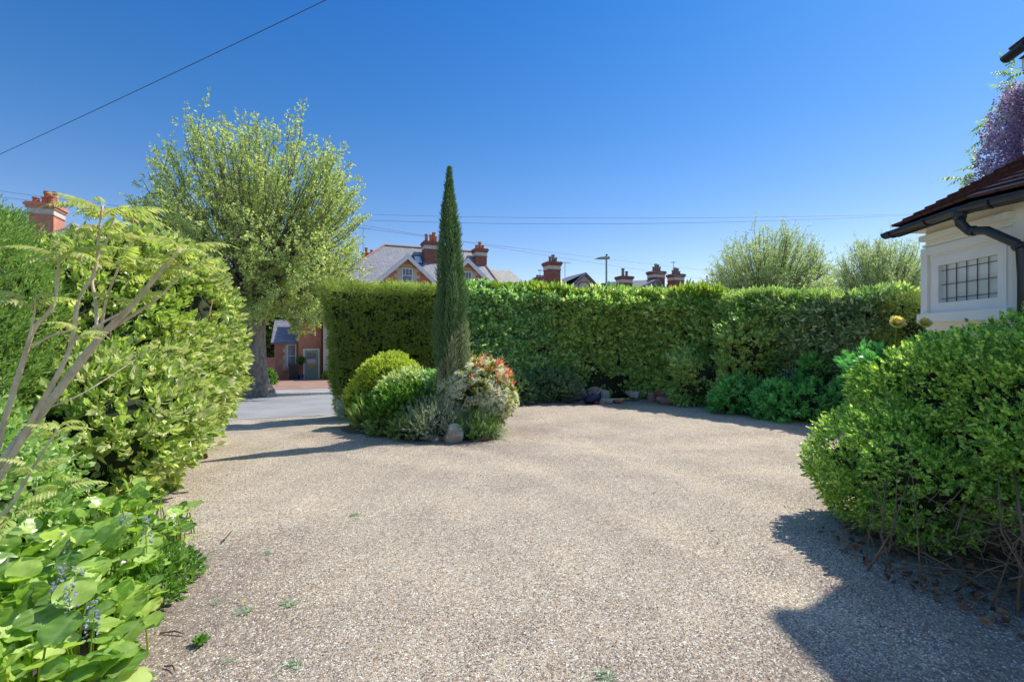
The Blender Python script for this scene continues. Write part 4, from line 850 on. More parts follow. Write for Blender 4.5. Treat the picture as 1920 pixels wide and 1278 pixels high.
# cypress
def cypress():
    rng = np.random.default_rng(61); bx_, by_ = -1.06, 8.28; t = thing('cypress_tree', 'tall narrow dark Italian cypress rising from the island bed', 'tree', (bx_, by_, .08))
    zt = CH + 321 / F * by_; prof = np.array([(.35, .03), (.55, .10), (.9, .19), (1.3, .235), (1.8, .235), (2.4, .215), (3.0, .165), (3.6, .105), (4.1, .05), (4.35, .02), (zt, .002)])
    def rad(z): return np.interp(z, prof[:, 0], prof[:, 1])
    lean = lambda z: (np.sin(z * .9) * .03 - .02 * (z > 4.2) * (z - 4.2), )
    m = MB(); n = 15000; z = .42 + (zt - .42) * rng.uniform(0, 1, n) ** 1.15; a = rng.uniform(0, 6.283, n)
    p0 = np.stack([np.cos(a), np.sin(a), z], -1); lump = noise(p0 * A(1.3, 1.3, .9), 2.2)
    # clefts: vertical furrows between upright plumes
    fur = np.clip(np.sin(a * 5 + z * 1.1 + 1.3 * np.sin(z * 1.3)), -1, .5)
    r = rad(z) * (1 + .22 * lump + .24 * fur) * (1 - .35 * rng.uniform(0, 1, n) ** 2.5)
    pos = np.stack([bx_ + r * np.cos(a) + .03 * np.sin(z * .9) + .03 * np.clip(z - 4.1, 0, 1), by_ + r * np.sin(a), z], -1)
    d = np.stack([np.cos(a) * .35, np.sin(a) * .35, np.ones(n)], -1) + rng.normal(size=(n, 3)) * .22
    tm = [sprig(rng, leaf1(.16, .02, .5), 9, .10, .035, 30, 8) for _ in range(4)]
    low = (z < 1.35 + .5 * np.cos(a + .4)) & (rng.uniform(0, 1, n) < .8)
    thin = (z < .8) & (rng.uniform(0, 1, n) < .45); up_ = ~low & ~thin
    scatter(m, tm, pos[up_], d[up_], rng, .55 + .6 * rng.uniform(0, 1, up_.sum()) * np.clip((zt + .25 - z[up_]), .3, 1)); m.build('crown', M['L_cypress'], t)
    m = MB(); s_ = low & ~thin; scatter(m, tm, pos[s_], d[s_], rng, (.7, 1.3)); m.build('lower_foliage', M['L_cyplow'], t)
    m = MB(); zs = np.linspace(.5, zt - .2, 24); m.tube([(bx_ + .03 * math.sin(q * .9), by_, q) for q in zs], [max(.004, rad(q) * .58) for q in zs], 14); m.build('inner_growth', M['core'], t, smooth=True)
    m = MB(); m.tube([(bx_, by_, .0), (bx_, by_, .7)], [.075, .055], 10)
    for q in range(9): aa = q * .7; m.tube([(bx_ + .04 * math.cos(aa), by_ + .04 * math.sin(aa), .1 + .05 * (q % 3)), (bx_ + .13 * math.cos(aa), by_ + .13 * math.sin(aa), .6), (bx_ + .2 * math.cos(aa), by_ + .2 * math.sin(aa), 1.3)], [.022, .015, .008], 5)
    m.build('trunk', M['twig'], t, smooth=True)
cypress()
BOX = [sprig(rg, leaf1(.32, .08, .5), 8, .07, .035, 60) for _ in range(4)]
GRS = [sprig(rg, leaf1(.05, .01, .4), 9, .03, .30, 28, 12) for _ in range(4)]
WSP = [sprig(rg, leaf1(.10, .02, .5), 12, .22, .04, 45) for _ in range(4)]
bush('golden_bush', 'round clipped golden green bush at the left of the island bed', 'shrub', [((-2.42, 9.6, .72), (.62, .6, .58)), ((-2.75, 9.45, .45), (.45, .45, .5))], 5200, BOX, M['L_golden'], (.9, 1.4), 62, base=(-2.42, 9.6, 0), amp=.04, depth=.10, up=.35)
bush('green_perennial', 'leafy mid green perennials in front of the golden bush', 'plant', [((-2.45, 8.95, .33), (.42, .4, .38)), ((-1.85, 8.45, .34), (.5, .38, .42)), ((-2.9, 9.3, .25), (.24, .26, .3))], 3200, PER, M['L_perenn'], (.8, 1.3), 63, base=(-1.9, 8.45, .05), amp=.1, up=.6, depth=.2)
bush('variegated_shrub', 'cream and green variegated shrub between the golden bush and the cypress', 'shrub', [((-2.0, 8.9, .62), (.42, .35, .34)), ((-1.5, 8.75, .55), (.32, .3, .35))], 1900, PER, M['L_variegated'], (.6, 1.0), 64, base=(-1.8, 8.9, .05), amp=.08, up=.5, depth=.15)
bush('small_shrub', 'mid green leafy shrub at the foot of the cypress', 'shrub', [((-1.25, 8.6, .6), (.35, .3, .42))], 1100, PER, M['L_privet'], (.7, 1.1), 65, base=(-1.25, 8.6, .08), amp=.08, up=.5, depth=.15)
bush('grass_clump', 'tuft of fine arching grass at the front left of the island bed', 'plant', [((-2.55, 8.75, .12), (.3, .25, .18))], 130, GRS, M['L_grassy'], (.9, 1.3), 66, base=(-2.55, 8.7, .03), amp=.03, up=1.4, rnd=.45, core=None)
bush('catmint_clump', 'grey green wispy plant below the white flowering shrub', 'plant', [((-1.2, 7.95, .2), (.45, .3, .28)), ((-.62, 7.98, .10), (.4, .22, .17))], 1200, WSP, M['L_grey'], (.8, 1.3), 67, base=(-1.05, 7.95, .03), amp=.08, up=.9, depth=.2, core=.6)
bush('lavender_clump', 'low green plant trailing at the right front corner of the island bed', 'plant', [((-.55, 7.95, .12), (.36, .24, .2)), ((-.72, 7.85, .1), (.25, .18, .2))], 1100, WSP, M['L_perenn'], (.7, 1.2), 68, base=(-.45, 7.95, .0), amp=.06, up=.7, depth=.15, core=.6)
bush('blue_grey_shrub', 'small round blue grey shrub at the foot of the yew hedge end', 'shrub', [((-3.17, 9.55, .20), (.2, .2, .27))], 800, WSP, M['L_bluegrey'], (.5, .8), 69, base=(-3.17, 9.55, -.02), amp=.03, up=.5, depth=.08)
bush('trailing_plant', 'bright yellow green plant spilling onto the gravel left of the pale stones', 'plant', [((-1.65, 7.95, .12), (.3, .22, .2)), ((-2.1, 8.25, .12), (.3, .22, .22))], 900, PER, M['L_grassy'], (.5, .9), 70, base=(-1.65, 7.95, .0), amp=.05, up=.5, depth=.12)
# white flowering photinia
def photinia():
    rng = np.random.default_rng(71); E_ = [((-.64, 8.45, .74), (.52, .45, .44)), ((-.34, 8.4, .58), (.28, .3, .34)), ((-.92, 8.4, .78), (.24, .28, .26))]; t = thing('photinia_shrub', 'rounded shrub covered in white flower heads with coppery red young leaves', 'shrub', (-.48, 8.4, .05))
    p, nn = ell_points(E_, 2000, rng, .25, .07, 2, .15); m = MB(); scatter(m, PER, p, mixdir(nn, rng, .4, .5), rng, (.8, 1.2)); m.build('foliage', M['L_photinia'], t)
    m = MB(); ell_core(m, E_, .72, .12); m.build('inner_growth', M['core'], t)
    # flower heads: domes of tiny petals
    fl = []
    for _ in range(3):
        Vs, Fs, k = [], [], 0
        for i in range(95):
            d = norm(rng.normal(size=3)); d[1] = abs(d[1]); c = d * A(1, .55, 1) * rng.uniform(.8, 1); q = leaf1(.6, .1)[0] * .26; q = rotx(q, rng.uniform(0, 6)); q = rotz(q, rng.uniform(0, 6)); Vs.append(q + c); Fs.append(leaf1()[1] + k); k += 4
        fl.append((np.vstack(Vs), np.vstack(Fs)))
    p, nn = ell_points(E_, 760, rng, .05, .07, 2, .25); ok = noise(p + 9, 2.2) > -.95; p, nn = p[ok], nn[ok]; p += nn * .10
    m = MB(); scatter(m, fl, p, mixdir(nn, rng, .3, .2), rng, (.055, .085)); m.build('flower_heads', M['petal_white'], t)
    p, nn = ell_points(E_, 420, rng, .05, .05, 2, .3); sc_ = (p[:, 0] + .55) * 1.1 + (p[:, 2] - .74) * 1.1 + rng.normal(size=len(p)) * .28; ok = sc_ > .42; p, nn = p[ok] + nn[ok] * .11, nn[ok]
    RD = [sprig(rng, leaf2(.17, .05, .1), 7, .07, .085, 62) for _ in range(3)]; m = MB(); scatter(m, RD, p, mixdir(nn, rng, .5, .35), rng, (.8, 1.3)); m.build('young_leaves', M['L_red'], t)
photinia()
GI = 'rough stones edging the island bed'
for i, (px_, py_, wd, ht, mt, lab) in enumerate([
    (852, 828, .16, .30, 'greystone', 'largest stone, pointed and pinkish grey, at the front of the island bed'),
    (838, 826, .08, .14, 'pinkstone', 'small brown stone tucked against the largest island stone'),
    (818, 824, .13, .10, 'greystone', 'pale pinkish stone second to the left of the pointed stone'),
    (799, 822, .13, .12, 'greystone', 'pale grey lilac stone farthest left of the three before the catmint'),
    (745, 812, .14, .13, 'pinkstone', 'rounded brown stone below the leafy perennials'),
    (725, 806, .13, .10, 'pinkstone', 'pink brown stone between the grass tuft and the perennials'),
    (704, 800, .12, .11, 'greystone', 'grey stone in front of the grass tuft'),
    (690, 795, .10, .12, 'greystone', 'pale small stone second from the left end of the island edging'),
    (680, 792, .11, .14, 'pinkstone', 'reddish stone at the left end of the island edging'),
    (905, 822, .12, .07, 'redbrickbit', 'low reddish stone under the plants at the right of the island bed')]):
    g0 = G0(px_, py_); rock((g0[0], g0[1], float(ground_z(g0[0], g0[1])) - .03), (wd, .11, ht / 1.5), 200 + i, 'stone', lab, mt, GI, rz=.5 * math.sin(i * 3), box=.35)

# ------------------------------------------------------------------ left side planting
rg = np.random.default_rng(13)
CON = [sprig(rg, leaf1(.12, .02, .5), 12, .16, .05, 40, 10) for _ in range(4)]
bush('conifer_hedge', 'feathery bright green conifer at the left edge of the picture', 'tree', [((-5.55, 4.6, 1.25), (1.0, 1.0, 1.85)), ((-5.15, 4.1, .8), (.75, .8, 1.45))], 15000, CON, M['L_conifer'], (.8, 1.3), 81, base=(-5.2, 4.5, 0), amp=.10, nsc=2.2, up=.9, rnd=.45, depth=.16, core=.82)
LSH = [sprig(rg, leaf2(.24, .06, .22), 7, .11, .092, 66) for _ in range(6)]
LE = [((-5.15, 6.3, 1.35), (1.2, 1.7, 1.45)), ((-4.75, 5.6, .85), (1.0, 1.1, .95)), ((-4.85, 6.7, 1.85), (.85, 1.1, 1.12)), ((-5.35, 7.3, 1.3), (1.1, 1.0, 1.35)), ((-5.7, 5.8, 1.15), (1.2, 1.4, 1.40)), ((-4.15, 4.95, .6), (.75, .7, .66))]
bush('variegated_shrub', 'big dense shrub with glossy yellow green leaves left of the drive', 'shrub', LE, 15000, LSH, M['L_left'], (.8, 1.35), 82, base=(-4.75, 6.2, 0), amp=.16, nsc=1.6, up=.15, rnd=.65, depth=.36, core=.76)
lsh = [o for o in bpy.data.objects if o.get('label', '').startswith('big dense shrub')][0]
rng = np.random.default_rng(83); m = MB()
for i in range(90):
    a = A(-4.6 + rng.uniform(-.6, .5), 5.6 + rng.uniform(-.6, 1.2), .02); e = A(-4.9 + rng.uniform(-1.0, 1.05), 5.4 + rng.uniform(-1.1, 2), rng.uniform(.5, 2.3)); mid = (a + e) / 2 + rng.normal(size=3) * .15
    m.tube([a, mid, e], [.03, .02, .008], 5)
m.build('branches', M['brown_twig'], lsh, smooth=True)
p, nn = ell_points(LE, 6000, rng, .12, .16, 1.6, .3); w_ = (p[:, 0] + 5.0) * .5 + (p[:, 2] - 1.5) * .45 + noise(p, 1.6) * .5; ok = w_ > .35; m = MB(); scatter(m, LSH, p[ok] + nn[ok] * .05, mixdir(nn[ok], rng, .4, .5), rng, (.7, 1.15)); m.build('new_growth', mat_leaf('L_pale_new', [(.22, .30, .07), (.36, .42, .14), (.52, .54, .26), (.66, .64, .40)], .35), lsh)

# sumac: bare curving stems with fans of pinnate leaves
def frond(rng, L=1.0, pairs=10):
    Vs, Fs, k = [], [], 0; lf = leaf2(.16, .04, .18)
    for i in range(pairs):
        t = .18 + .8 * i / pairs; y = t; z = .22 * t - .55 * t * t
        for sg in (-1, 1):
            ln = .27 * math.sin(math.pi * (t * .75 + .17)) * rng.uniform(.85, 1.1); V = lf[0] * ln; V = rotx(V, -.45 - rng.uniform(0, .35)); V = rotz(V, -sg * R(68 - 20 * t)); Vs.append(V + A(0, y, z)); Fs.append(lf[1] + k); k += len(V)
    V = lf[0] * .2; V = rotx(V, -.7); Vs.append(V + A(0, .98, -.33)); Fs.append(lf[1] + k); k += len(V)
    for i in range(6):                                          # rachis
        t0, t1 = i / 6, (i + 1) / 6; r = .009; z0, z1 = .22 * t0 - .55 * t0 * t0, .22 * t1 - .55 * t1 * t1
        Vs.append(np.array([(-r, t0, z0), (r, t0, z0), (r * .8, t1, z1), (-r * .8, t1, z1)])); Fs.append(np.array([[0, 1, 2, 3]]) + k); k += 4
    return np.vstack(Vs), np.vstack(Fs)
def sumac():
    rng = np.random.default_rng(91); t = thing('sumac_tree', 'bare stemmed young sumac tree with pale feathery leaf fans in the left foreground', 'tree', (-3.1, 2.75, 0))
    B = lambda px_, py_, Y_: P(px_, py_, Y_)
    ST_ = [([(-3.1, 2.75, 0), B(-60, 960, 2.75), B(0, 872, 2.78), B(85, 765, 2.8), B(185, 635, 2.85), B(243, 578, 2.9), B(300, 510, 2.95), B(340, 465, 3.0)], (.045, .014)),
           ([B(-60, 965, 2.75), B(-5, 905, 2.76), B(60, 785, 2.72), B(128, 662, 2.7), B(148, 560, 2.7), B(178, 510, 2.7), B(186, 435, 2.7), B(192, 385, 2.7)], (.022, .008)),
           ([(-3.3, 2.7, 0), B(-20, 880, 2.6), B(5, 800, 2.6), B(50, 655, 2.6), B(66, 612, 2.6), B(100, 573, 2.62), B(108, 520, 2.62), B(112, 478, 2.62)], (.024, .009)),
           ([B(182, 632, 2.85), B(180, 570, 2.88), B(174, 515, 2.9), B(205, 440, 2.95), B(212, 400, 3.0)], (.016, .007)),
           ([B(188, 628, 2.85), B(200, 560, 2.82), B(225, 495, 2.8)], (.013, .007)),
           ([B(186, 630, 2.85), B(250, 590, 2.95), B(300, 555, 3.0), B(350, 500, 3.1)], (.016, .007)),
           ([B(60, 650, 2.6), B(95, 630, 2.55), B(150, 615, 2.5)], (.012, .005)),
           ([B(50, 655, 2.6), B(64, 590, 2.55), B(66, 560, 2.5)], (.009, .005)),
           ([B(135, 640, 2.7), B(200, 600, 2.8), B(240, 580, 2.9)], (.010, .006)),
           ([B(-60, 1000, 2.6), B(10, 960, 2.55), B(60, 880, 2.5), B(110, 800, 2.5)], (.018, .006)),
           ([B(85, 765, 2.8), B(140, 745, 2.85), B(215, 700, 3.0), B(300, 640, 3.2)], (.008, .004))]
    m = MB()
    for pts, (r0, r1) in ST_: 
        p = np.array([A(*q) for q in pts]); n = 24; u = np.linspace(0, len(p) - 1, n); i0 = np.minimum(u.astype(int), len(p) - 2); f = (u - i0)[:, None]
        pm, pn = p[np.maximum(i0 - 1, 0)], p[np.minimum(i0 + 2, len(p) - 1)]; a, b = p[i0], p[i0 + 1]
        q = .5 * ((2 * a) + (b - pm) * f + (2 * pm - 5 * a + 4 * b - pn) * f ** 2 + (3 * a - pm - 3 * b + pn) * f ** 3)
        m.tube(q, .72 * np.linspace(r0, r1, n) * (1 + .06 * np.sin(np.arange(n) * 1.7)), 8)
    m.build('stems', M['sumac_bark'], t, smooth=True)
    FR = [frond(rng) for _ in range(5)]
    tips = [(340, 462, 3.0, 8, .34), (350, 498, 3.1, 6, .28), (192, 385, 2.7, 9, .32), (212, 398, 3.0, 9, .34), (225, 495, 2.8, 6, .3), (112, 478, 2.62, 8, .36), (150, 612, 2.5, 6, .2), (66, 556, 2.5, 6, .24), (110, 798, 2.5, 6, .22), (300, 640, 3.2, 4, .18), (60, 870, 2.35, 6, .22), (20, 960, 2.2, 5, .2), (250, 560, 2.9, 4, .26), (195, 430, 2.75, 5, .32), (300, 500, 3.0, 5, .34), (120, 900, 2.4, 5, .2)]
    m = MB()
    for x_, y_, Y_, n_, L_ in tips:
        q = B(x_, y_, Y_); a = rng.uniform(0, 6.28) + np.arange(n_) * 6.283 / n_ + rng.normal(size=n_) * .25; e = rng.uniform(.15, .75, n_)
        d = np.stack([np.cos(a) * np.cos(e), np.sin(a) * np.cos(e), np.sin(e)], -1)
        pos = np.repeat(q[None], n_, 0) - A(0, 0, .06) * rng.uniform(0, 1, (n_, 1))
        # +Z of frond must point up
        x = norm(np.cross(d, A(0, 0, 1))); z = np.cross(x, d)
        for i_ in range(n_):
            V, Fc_ = FR[rng.integers(0, 5)]; Bm = np.stack([x[i_], d[i_], z[i_]]); m.add((V * L_ * rng.uniform(.55, .98)) @ Bm + pos[i_], Fc_)
    m.build('leaves', M['L_sumac'], t)
sumac()
# snowberry-like round leaved shrub, lower left
RND = [sprig(rg, (np.array([(0, 0, 0), (.36, .3, .05), (.40, .62, .04), (0, 1, -.03), (-.40, .62, .04), (-.36, .3, .05), (0, .5, -.02)], float), np.array([[0, 1, 2, 6], [6, 2, 3, 4], [0, 6, 4, 5]])), 8, .16, .05, 70) for _ in range(5)]
bush('round_leaved_shrub', 'loose shrub with small round pale leaves beneath the sumac stems', 'shrub', [((-3.6, 3.3, .38), (.42, .36, .38)), ((-4.1, 3.6, .55), (.5, .5, .5))], 1300, RND, M['L_round'], (.8, 1.3), 84, base=(-3.6, 3.3, 0), amp=.12, up=.4, rnd=.6, depth=.3, core=.7)

# bergenia
def berg_leaf(rng):
    nu, nv = 9, 9; V = []
    cup = rng.uniform(.05, .22); wv = rng.uniform(.02, .06); ph = rng.uniform(0, 6); bend = rng.uniform(.05, .45)
    for i in range(nv):
        v = i / (nv - 1); wd = .56 * (math.sin(math.pi * min(1, (v * .86 + .07)) ** .95) ** .55) * (1 if v < .999 else .35)
        if i == 0: wd = .09
        for j in range(nu):
            u = j / (nu - 1) * 2 - 1
            vein = .03 * math.cos((v * 5.2 - abs(u) * 1.1) * 6.283) * (1 - .5 * abs(u))
            V.append((u * wd, v - .06 * u * u * (v - .2), cup * u * u * .5 - .03 * (abs(u) < .13) + wv * math.sin(v * 9 + u * 3 + ph) * abs(u) + vein - bend * v * v * .5))
    i = np.arange(nv - 1)[:, None] * nu; j = np.arange(nu - 1)[None]
    return np.array(V), np.stack([i + j, i + j + 1, i + nu + j + 1, i + nu + j], -1).reshape(-1, 4)
def bergenia():
    rng = np.random.default_rng(95); t = thing('bergenia_patch', 'patch of large glossy round bergenia leaves along the left edge of the drive', 'plant', (-2.1, 2.7, 0))
    T = [berg_leaf(rng) for _ in range(8)]; m = MB(); s_ = MB(); n = 0
    # the edge of the patch follows the drive
    for _ in range(5000):
        y = rng.uniform(1.7, 4.05); xe = -1.74 - (y - 2.2) * .50 ; x = xe - rng.uniform(0, 1, 1)[0] ** .8 * 1.5
        if y > 3.2 and x < -3.25: continue
        h = rng.uniform(.12, .40) * (1 if x < xe - .2 else .62); edge = max(0, 1 - (xe - x) / .35)
        if n >= 1050: break
        n += 1
        a = rng.uniform(0, 6.283); out = A(math.cos(a), math.sin(a), 0) + A(.7, -.25, 0) * edge; L = rng.uniform(.085, .165) * (1 - .25 * (y > 3.2)); el = rng.uniform(.2, 1.5) * (1 - .5 * edge)
        d = norm(norm(out) * math.cos(el) + A(0, 0, math.sin(el))); q = A(x, y, h); xx = norm(np.cross(d, A(0, 0, 1))); zz = np.cross(xx, d)
        V, Fc_ = T[rng.integers(0, 8)]; Bm = np.stack([xx, d, zz]); m.add((V * L) @ Bm + q, Fc_)
        s_.tube([A(x, y, 0) - out * .04, A(x, y, h * .5) - out * .03, q], [.006, .005, .004], 5, False)
    lo = m.build('leaves', M['L_berg'], t, smooth=True); pat = []
    for i in range(9):
        for j in range(9):
            u = abs(j / 8 * 2 - 1); pat.append(1.0 if u < .1 else (.55 if (i % 2 == 0 and u < .9) else 0.0))
    at = lo.data.attributes.new('rib', 'FLOAT', 'POINT'); at.data.foreach_set('value', np.tile(np.array(pat, np.float32), len(lo.data.vertices) // 81)); s_.build('stalks', M['L_new'], t, smooth=True)
    m = MB()
    V = [(-1.55, 2.0, .02), (-2.3, 3.6, .02), (-3.4, 3.9, .03), (-3.6, 1.6, .03), (-1.4, 1.6, .02)]
    return t
bergenia()
o = MB()
k = 30
V = []; 
for i, (x, y) in enumerate([(-1.98, 1.5), (-1.95, 2.2), (-2.25, 2.9), (-2.85, 3.7), (-3.5, 4.2), (-4.0, 5.2), (-7, 5.4), (-7, 1.5)]): V.append((x, y, .036))
ring = np.array(V); c_ = ring.mean(0); top = ring.copy(); inner = c_ + (ring - c_) * .9; inner[:, 2] = .06; low = ring.copy(); low[:, 2] = -.02
nn_ = len(ring); o.add(np.vstack([low, inner]), [(i, (i + 1) % nn_, nn_ + (i + 1) % nn_, nn_ + i) for i in range(nn_)] + [tuple(range(nn_, 2 * nn_))]); o = o.build('soil_border', M['soil']); tag(o, None, None, kind='structure')
# small herbs between bergenia and the drive
bush('small_herb', 'low fresh green herb growing at the edge of the bergenia by the gravel', 'plant', [((-2.22, 3.02, .07), (.15, .30, .13))], 420, PER, M['L_perenn'], (.35, .6), 96, base=(-2.1, 3.0, 0), amp=.03, up=.5, depth=.08, core=None, zmin=.01)
# blue flower spikes
def spike():
    rng = np.random.default_rng(97); t = thing('blue_flower_spike', '', 'flower', (0, 0, 0), local=True)
    m = MB(); m.tube([(0, 0, 0), (.01, 0, .2), (0, .01, .42)], [.004, .0035, .002], 5); m.build('stem', M['L_new'], t)
    n = 60; z = rng.uniform(.27, .44, n); a = rng.uniform(0, 6.28, n); r = .018 * (1.2 - (z - .27) / .17 * .8); p = np.stack([r * np.cos(a), r * np.sin(a), z], -1); d = np.stack([np.cos(a), np.sin(a), a * 0 - .3], -1)
    m = MB(); scatter(m, [leaf1(.45, .15)], p, d, rng, (.012, .02)); m.build('flowers', M['petal_blue'], t); return t
sp0 = spike(); GB = 'pale blue flower spikes among the bergenia leaves'; LB = ['pale blue flower spike, leftmost and nearest the bergenia stalks', 'tallest blue flower spike in the left cluster of three', 'bluest flower spike just right of the tallest one', 'faded grey blue flower spike at the middle of the patch', 'small blue flower spike low among the leaves', 'pale lilac flower spike at the back of the patch near the drive', 'whitish flower spike at the back right of the patch', 'grey blue flower spike in front of the round leaved shrub']
for i, (px_, py_, Y_) in enumerate([(95, 1085, 2.3), (117, 1052, 2.4), (133, 1062, 2.35), (147, 1088, 2.25), (165, 1125, 2.1), (240, 962, 3.1), (270, 968, 3.0), (118, 1000, 2.8)]):
    q = P(px_, py_, Y_); z0 = q[2] - .44; o = sp0 if i == 0 else copy_tree(sp0, (q[0], q[1], z0)); o.location = (q[0], q[1], z0); o['label'] = LB[i]; o['group'] = GB; o.rotation_euler = (.05 * math.sin(i), .08 * math.cos(i * 2), i * 1.3)

# ------------------------------------------------------------------ weeds and twigs on the drive
rng = np.random.default_rng(99)
def weed(kind):
    tmw = [sprig(rng, leaf1(.07, .02, .4) if kind == 'g' else leaf2(.2, .04, .2), 9, .02, .07 if kind == 'g' else .06, 62, 18) for _ in range(2)]
    n = 16 if kind == 'g' else 4; a = rng.normal(size=(n, 3)) * (.045 if kind == 'g' else .015); a[:, 2] = .0; d = rng.normal(size=(n, 3)) * .25; d[:, 2] = 1; m = MB(); scatter(m, tmw, a, d, rng, (.5, 1.1)); return m
w1 = weed('g').build('grass_tuft', M['L_grey'], origin=(0, 0, 0)); w2 = weed('b').build('dandelion', M['L_perenn'], origin=(0, 0, 0))
for o in (w1, w2): del o['_org']
tag(w1, 'small sparse grass tuft growing through the gravel', 'weed', 'grass tufts in the gravel'); tag(w2, 'broad leaved green weed on bare soil in the left foreground gravel', 'weed')
g0 = G0(372, 1212); w2.location = (g0[0], g0[1], .01); w2.scale = (1.0, 1.0, 1.0)
for i, (px_, py_, lab_) in enumerate([(383, 1050, 'sparse grass tuft just below the upright twig by the bergenia'), (430, 1238, 'low grass tuft right of the broad leaved weed near the bottom left'), (500, 1035, 'tiny grass tuft right of the upright twig on open gravel'), (547, 1246, 'wider grass tuft at the bottom edge, rightmost of the left foreground'), (664, 965, 'single small tuft alone on the gravel halfway to the island bed'), (405, 1130, 'faint tuft left of the yellow dandelion flower beside bare soil'), (545, 1130, 'faint tuft on the gravel just right of the yellow dandelion flower'), (460, 1145, 'small tuft at the foot of the yellow dandelion flower'), (1130, 1268, 'lone small tuft at the bottom centre edge of the gravel')]):
    g0 = G0(px_, py_); o = w1 if i == 0 else w1.copy()
    if i: COL.objects.link(o)
    o['label'] = lab_
    o.location = (g0[0], g0[1], float(drive_z(g0[0], g0[1]))); s_ = rng.uniform(.3, .7); o.scale = (s_ * 1.3, s_ * 1.3, s_ * .45); o.rotation_euler = (0, 0, i * 1.1)
g0 = G0(459, 1138); t = thing('dandelion_flower', 'tiny yellow dandelion flower on the gravel', 'flower', (g0[0], g0[1], 0))
m = MB(); m.tube([g0, g0 + A(0, 0, .035)], .002, 5); m.build('stem', M['L_new'], t); a = np.arange(26) * 2.4; d = np.stack([np.cos(a), np.sin(a), .3 + .6 * (np.arange(26) / 26)], -1); m = MB(); scatter(m, [leaf1(.22)], np.repeat((g0 + A(0, 0, .035))[None], 26, 0), d, rng, (.011, .016)); m.build('petals', M['petal_yellow'], t)
tw = [((414, 1020), (420, 988), 'upright bent twig standing out of the gravel near the bergenia'), ((300, 1190), (345, 1192), 'thin straight twig lying on soil beside the bergenia'), ((308, 1252), (328, 1262), 'dark short stick at the bottom left of the gravel')]
for (a_, b_, lab) in tw:
    p0, p1 = G0(*a_), G0(*b_); m = MB(); 
    if a_ == (414, 1020): p1 = p0 + A(.02, .12, .05)
    m.tube([p0 + A(0, 0, .012), (p0 + p1) / 2 + A(.008, .01, .02), p1 + A(0, 0, .014)], [.0045, .0045, .003], 5); o = m.build('twig', M['dark_twig'], origin=p0); tag(o, lab, 'twig')

# ------------------------------------------------------------------ right foreground bush
rg = np.random.default_rng(14)
RB = [sprig(rg, leaf2(.30, .05, .18), 9, .062, .029, 64) for _ in range(6)]
RE = [((3.22, 4.2, .45), (.50, .55, .44)), ((3.72, 4.0, 1.04), (.62, .75, .68)), ((3.95, 3.5, 1.1), (.92, .85, .70)), ((3.65, 3.1, .92), (.66, .6, .64)), ((4.1, 3.0, 1.08), (.9, .8, .73)), ((3.2, 3.75, .6), (.42, .5, .48)), ((3.2, 4.0, .24), (.44, .55, .30))]
def rkeep(p):
    r_ = np.random.default_rng(8); thin = (p[:, 0] > 2.5) & (p[:, 1] < 3.5) & (p[:, 2] < .46 + .15 * noise(p, 2.5)); return ~thin | (r_.uniform(0, 1, len(p)) < .42)
rb = bush('euonymus_bush', 'large evergreen bush with small bright green leaves and bare lower stems at right', 'bush', RE, 36000, RB, M['L_right'], (.8, 1.3), 101, base=(3.3, 3.5, 0), amp=.10, nsc=2.2, up=.45, rnd=.6, depth=.34, core=.60, zmin=.05, keep=rkeep)
rng = np.random.default_rng(102); m = MB()
def stem(a, mid, e, r0, r1): m.tube([A(*a), A(*mid), A(*e)], [r0, (r0 + r1) / 2, r1], 6)
roots = [(2.55, 3.35), (2.95, 2.75), (2.75, 3.1), (3.0, 2.6), (3.2, 3.0), (2.85, 3.7), (3.0, 4.0)]
for i in range(40):
    r_ = roots[rng.integers(0, len(roots))]; a = A(r_[0] + rng.normal() * .07, r_[1] + rng.normal() * .07, 0); e = A(a[0] + abs(rng.normal()) * .3 + .12, a[1] + rng.normal() * .22 + .2, rng.uniform(.35, .95)); mid = (a + e) / 2 + rng.normal(size=3) * .06; stem(a, mid, e, rng.uniform(.004, .010), .002)
for i in range(120):   # criss-crossing twigs
    a = A(3.1 + rng.normal() * .25, 3.1 + rng.normal() * .35, rng.uniform(.08, .6)); d = norm(rng.normal(size=3) * A(1, 1, .5)) * rng.uniform(.15, .5); e = a + d; e[2] = max(.03, e[2]); stem(a, (a + e) / 2 + rng.normal(size=3) * .04, e, .004, .002)
stem((3.0, 2.62, 0), (3.02, 2.85, .4), (3.2, 3.1, .9), .012, .007); stem((2.60, 3.3, 0), (2.58, 3.38, .25), (2.75, 3.55, .6), .009, .005)
m.build('stems', M['brown_twig'], rb, smooth=True)
# litter under the bush
m = MB(); n = 700; x = rng.uniform(2.3, 4.3, n); y = rng.uniform(2.3, 4.2, n); ok = (x > 2.42 + np.abs(y - 3.4) * .25); p = np.stack([x, y, x * 0 + .03], -1)[ok]; d = rng.normal(size=p.shape); d[:, 2] *= .3
scatter(m, [leaf2(.3, .1, .3)], p, d, rng, (.03, .07)); o = m.build('leaf_litter', M['litter']); tag(o, None, None, kind='stuff')
n = 420; x = rng.uniform(-3.4, 3.2, n); y = rng.uniform(2.2, 7.5, n); ok = noise(np.stack([x, y, x * 0], -1), 1.2) + np.abs(x) * .25 > .55; p = np.stack([x, y, drive_z(x, y) + .006], -1)[ok]; d = rng.normal(size=p.shape); d[:, 2] *= .2
m = MB(); scatter(m, [leaf2(.22, .1, .3)], p, d, rng, (.010, .026)); o = m.build('fallen_leaves', M['litter']); tag(o, None, None, kind='stuff')
